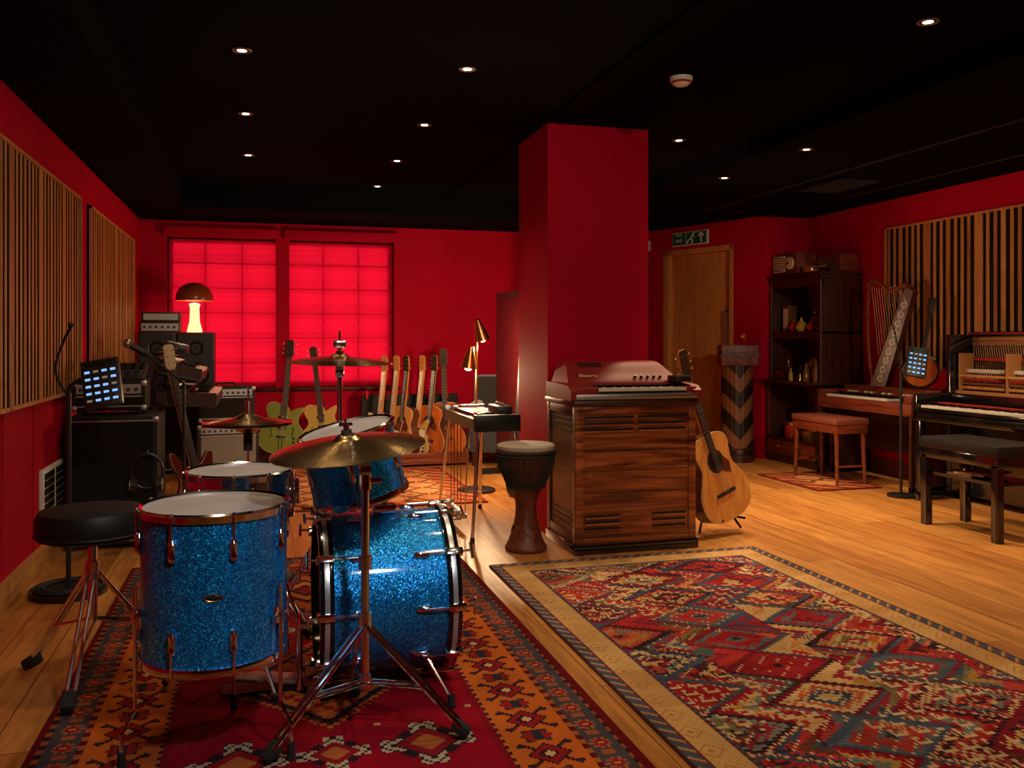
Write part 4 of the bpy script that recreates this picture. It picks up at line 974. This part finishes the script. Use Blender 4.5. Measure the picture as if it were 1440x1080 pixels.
for k in range(9):
    t=.08+k*.095; x=-.095+(.295)*t; z=.0+.82*t
    b.lathe([(.018,0),(.018,.002),(.026,.002),(.026,0)],m_patt,16,T((x,-.0405,z))@RX(90)); b.sph((x,-.041,z),.007,m_patt,seg=8)
    b.box((x+.012,-.041,z+.04),(.006,.003,.05),m_patt,rot=(0,-30+60*(k%2),0))
b.tube([(-.16,-.0,.02),(-.20,0,.25),(-.215,0,.55),(-.205,0,.84)],.016,m_mah,10,smooth=4)
b.tube([(-.205,0,.84),(-.19,0,.90),(-.12,0,.90),(-.04,0,.84),(.05,0,.82),(.13,0,.86),(.20,0,.82)],.022,m_mah,10,smooth=5)
for k in range(15):
    t=k/14; xt=-.17+.32*t; zt_=.86-.03*math.sin(t*3); xb=-.06+.25*t; zb=.08+.70*t*.98
    b.cyl((xt,-.01,zt_),(xb-.02,-.01,zb),.0012,m_cream,seg=4); b.cyl((xt,-.02,zt_+.01),(xt,-.04,zt_+.01),.004,m_brass,seg=6)
b.M=Matrix.Identity(4); b.fin()
b=MB('banjo'); b.M=T((5.10,6.00,.812))@RZ(-50)@RY(8)@RX(-9)
b.lathe([(.125,-.03),(.14,-.03),(.14,.03),(.125,.03)],m_mah,36,T((0,0,.14))@RX(90)); b.lathe([(.001,.0),(.128,.0)],m_spruce2,36,T((0,-.032,.14))@RX(90)); b.lathe([(.001,.0),(.13,.0)],m_mah,36,T((0,.02,.14))@RX(90))
b.lathe([(.128,-.004),(.144,-.004),(.144,.006),(.128,.006)],m_chrome,36,T((0,-.03,.14))@RX(90))
b.b2((-.016,-.045,.25),(.016,-.02,.62),m_fret,bev=.003); b.b2((-.03,-.04,.62),(.03,-.022,.74),m_fret,bev=.004); b.b2((-.03,-.045,.08),(.03,-.035,.09),m_maple)
b.M=Matrix.Identity(4); b.fin()
b=MB('monitor_mixer_stand'); b.cyl((4.72,5.73,0),(4.72,5.73,.02),.10,m_black,seg=28); b.cyl((4.72,5.73,.02),(4.72,5.73,.95),.011,m_black); b.tube([(4.72,5.73,.95),(4.76,5.73,1.0),(4.84,5.73,1.05)],.009,m_black)
b.tube([(4.72,5.73,.92),(4.69,5.72,1.1),(4.65,5.72,1.28),(4.62,5.72,1.32)],.006,m_black,smooth=4)
mixpanel(b,T((4.84,5.70,1.03))@RZ(-30)@RY(10)@RX(-15),.15,.24); b.fin()

# upright piano (front open)
MP=T((5.36,5.60,0))@RZ(-90)
b=MB('upright_piano'); Wp=1.48; D=.64
m_strdark=mat('piano_interior',(.05,.02,.01),.6)
for x in(0,Wp-.04): b.b2((x,-.34,0),(x+.04,0,1.24),m_blackgloss,bev=.006); b.b2((x,-D,.60),(x+.04,-.30,.80),m_blackgloss,bev=.012); b.b2((x+.0,-D+.02,.0),(x+.05,-D+.08,.60),m_blackgloss,bev=.01); b.b2((x-.0,-D,.0),(x+.05,-.2,.06),m_blackgloss,bev=.01)
b.b2((0,-.02,0),(Wp,0,1.24),m_dkwood); b.b2((0,-D,.60),(Wp,-.2,.68),m_blackgloss,bev=.008); b.b2((.04,-.33,.05),(Wp-.04,-.30,.60),m_blackgloss)
b.b2((-.0,-.12,1.235),(Wp+.0,0,1.262),m_blackgloss,bev=.005); b.b2((-.0,-.135,1.240),(Wp+.0,-.12,1.258),m_redl,bev=.003)
keys(b,.05,Wp-.05,-D+.03,.15,.705,48); b.b2((.04,-D+.185,.68),(Wp-.04,-D+.20,.735),m_felt); b.b2((.04,-D,.66),(Wp-.04,-D+.025,.70),m_blackgloss,bev=.004)
b.b2((.04,-.33,.70),(Wp-.04,-.28,.80),m_blackgloss,bev=.004)
b.b2((.04,-.10,.72),(Wp-.04,-.07,1.22),m_strdark,bev=.003); b.b2((.04,-.14,1.16),(Wp-.04,-.10,1.225),m_gold,bev=.015); b.b2((.04,-.16,1.045),(Wp-.04,-.11,1.065),m_felt)
for k in range(64):
    x=.06+k*(Wp-.12)/63
    b.cyl((x,-.135,1.19),(x,-.160,1.195),.004,m_steel,seg=6); b.cyl((x,-.145,1.17),(x+.06,-.13,.75),.0016,m_gold,seg=4,cap=False)
    b.b2((x-.006,-.22,.955),(x+.006,-.16,.980),m_white); b.cyl((x,-.20,.96),(x,-.24,.84),.003,m_maple,seg=5,cap=False)
    b.b2((x-.005,-.27,.835),(x+.005,-.21,.855),m_maple); b.b2((x-.005,-.25,.895),(x+.005,-.22,.912),m_felt)
b.cyl((.05,-.27,.93),(Wp-.05,-.27,.93),.009,m_maple,seg=10); b.b2((.04,-.29,.80),(Wp-.04,-.25,.82),m_gold); b.b2((.04,-.26,.868),(Wp-.04,-.235,.882),m_mah)
for x in(.06,.5,1.0,1.4): b.b2((x,-.28,.78),(x+.015,-.15,1.10),m_gold,bev=.003)
b.fin(M=MP)
b=MB('piano_bench'); b.M=T((4.34,4.55,0))@RZ(-90)
b.b2((-.33,-.19,.50),(.33,.19,.575),m_vinyl,bev=.025); b.b2((-.32,-.18,.44),(.32,.18,.505),m_blackgloss,bev=.004)
for x in(-.29,.29):
    for y in(-.155,.155): b.b2((x-.025,y-.025,0),(x+.025,y+.025,.46),m_blackgloss,bev=.004)
b.b2((-.28,-.15,.33),(.28,.15,.35),m_blackgloss)
for k in range(3): b.box((-.05+k*.05,0,.356+k*.012),(.2,.24,.010),[m_cream,m_white,m_rust][k],rot=(0,0,12*k))
b.cyl((-.33,0,.475),(-.36,0,.475),.02,m_black); b.M=Matrix.Identity(4); b.fin()

# ------------------------------------------------------------ ceiling fixtures & lights
m_dl=mat('downlight_lens',(1,.9,.7),.4,emit=(1.0,.72,.42),es=12)
m_dlr=mat('downlight_bezel',(.25,.22,.2),.4,.5)
def downlight(x,y,z,e,size=110,blend=.9,col=(1.0,.70,.40)):
    b=MB('downlight'); b.lathe([(.034,.0),(.042,-.003),(.046,0)],m_dlr,28); b.lathe([(.001,-.0012),(.022,-.0012)],m_dl,20); b.lathe([(.022,-.001),(.034,-.001)],m_darkmetal,24)
    o=b.fin((x,y,z-.001))
    l=bpy.data.lights.new('lamp','SPOT'); l.energy=e; l.color=col; l.spot_size=R(size); l.spot_blend=blend; l.shadow_soft_size=.04
    lo=bpy.data.objects.new('lamp',l); scene.collection.objects.link(lo); lo.parent=o; lo.location=(0,0,-.02)
E=40
for x,y,e in((-.08,4.35,.35),(-.08,5.56,.45),(-.08,6.8,.6),(1.0,4.34,.7),(1.0,5.54,.6),(1.0,6.71,.7),(1.0,7.87,.8),(2.74,3.16,1.1),(2.74,5.5,1.9),
              (-.08,3.15,.6),(1.0,3.15,.9),(-.08,1.95,.5),(1.0,1.95,.7),(2.74,1.95,.8)):
    downlight(x,y,H,E*e)
for x,y,e in((3.45,5.08,5.0),(3.45,6.15,4.6),(4.75,4.2,3.0),(4.0,2.6,2.0)): downlight(x,y,HR,E*e)  # the one over the piano is unseen, added to light floor and piano
def fill_spot(p,aim,e,size,col=(1.0,.78,.55),soft=.07):  # unseen spots added near the camera as frontal fill for walls, pillar, drums
    p=Vector(p); d=(Vector(aim)-p).normalized(); b=MB('fill_spotlight')
    b.cyl((0,0,.0),(0,0,.10),.012,m_black); A=d.to_track_quat('-Z','Y').to_matrix().to_4x4()
    b.lathe([(.001,.09),(.05,.085),(.055,.05),(.055,-.07),(.050,-.07),(.048,-.04),(.001,-.035)],m_black,28,A); b.disc((0,0,-.05),.046,m_dl,A)
    o=b.fin(p); l=bpy.data.lights.new('lamp','SPOT'); l.energy=e; l.color=col; l.spot_size=R(size); l.spot_blend=.9; l.shadow_soft_size=soft
    lo=bpy.data.objects.new('lamp',l); scene.collection.objects.link(lo); lo.parent=o; lo.matrix_local=T(d*.09)@A
fill_spot((.75,.5,H-.10),(.28,3.0,.40),125,46,(.90,.92,.95),.10)
fill_spot((1.5,.2,H-.10),(2.0,5.2,1.4),112,58)
fill_spot((2.9,.3,H-.10),(4.9,7.2,1.35),205,52)
fill_spot((.4,.2,H-.10),(.2,8.8,1.3),110,56)
fill_spot((3.0,1.2,H-.10),(5.3,5.0,1.3),48,66)
fill_spot((1.4,1.2,H-.10),(-1.1,5.2,1.5),44,76)
b=MB('smoke_detector'); b.lathe([(.001,-.045),(.03,-.043),(.045,-.032),(.050,-.020),(.056,-.018),(.058,0)],m_signw,32); b.lathe([(.0505,-.022),(.0515,-.026),(.048,-.032)],m_apple,32); b.fin((2.06,4.11,H-.0225))

# ------------------------------------------------------------ world / camera
w=bpy.data.worlds.new('World'); scene.world=w; w.use_nodes=True
w.node_tree.nodes['Background'].inputs[0].default_value=(.05,.06,.09,1); w.node_tree.nodes['Background'].inputs[1].default_value=.3
cd=bpy.data.cameras.new('camera'); cam=bpy.data.objects.new('camera',cd); scene.collection.objects.link(cam)
cd.sensor_width=36; cd.lens=1250/1440*36; cd.shift_y=-(540-478)/1440; cd.clip_start=.05
cam.location=(0,0,1.2); cam.rotation_euler=(R(90),0,R(-15.85)); scene.camera=cam
scene.view_settings.view_transform='Standard'
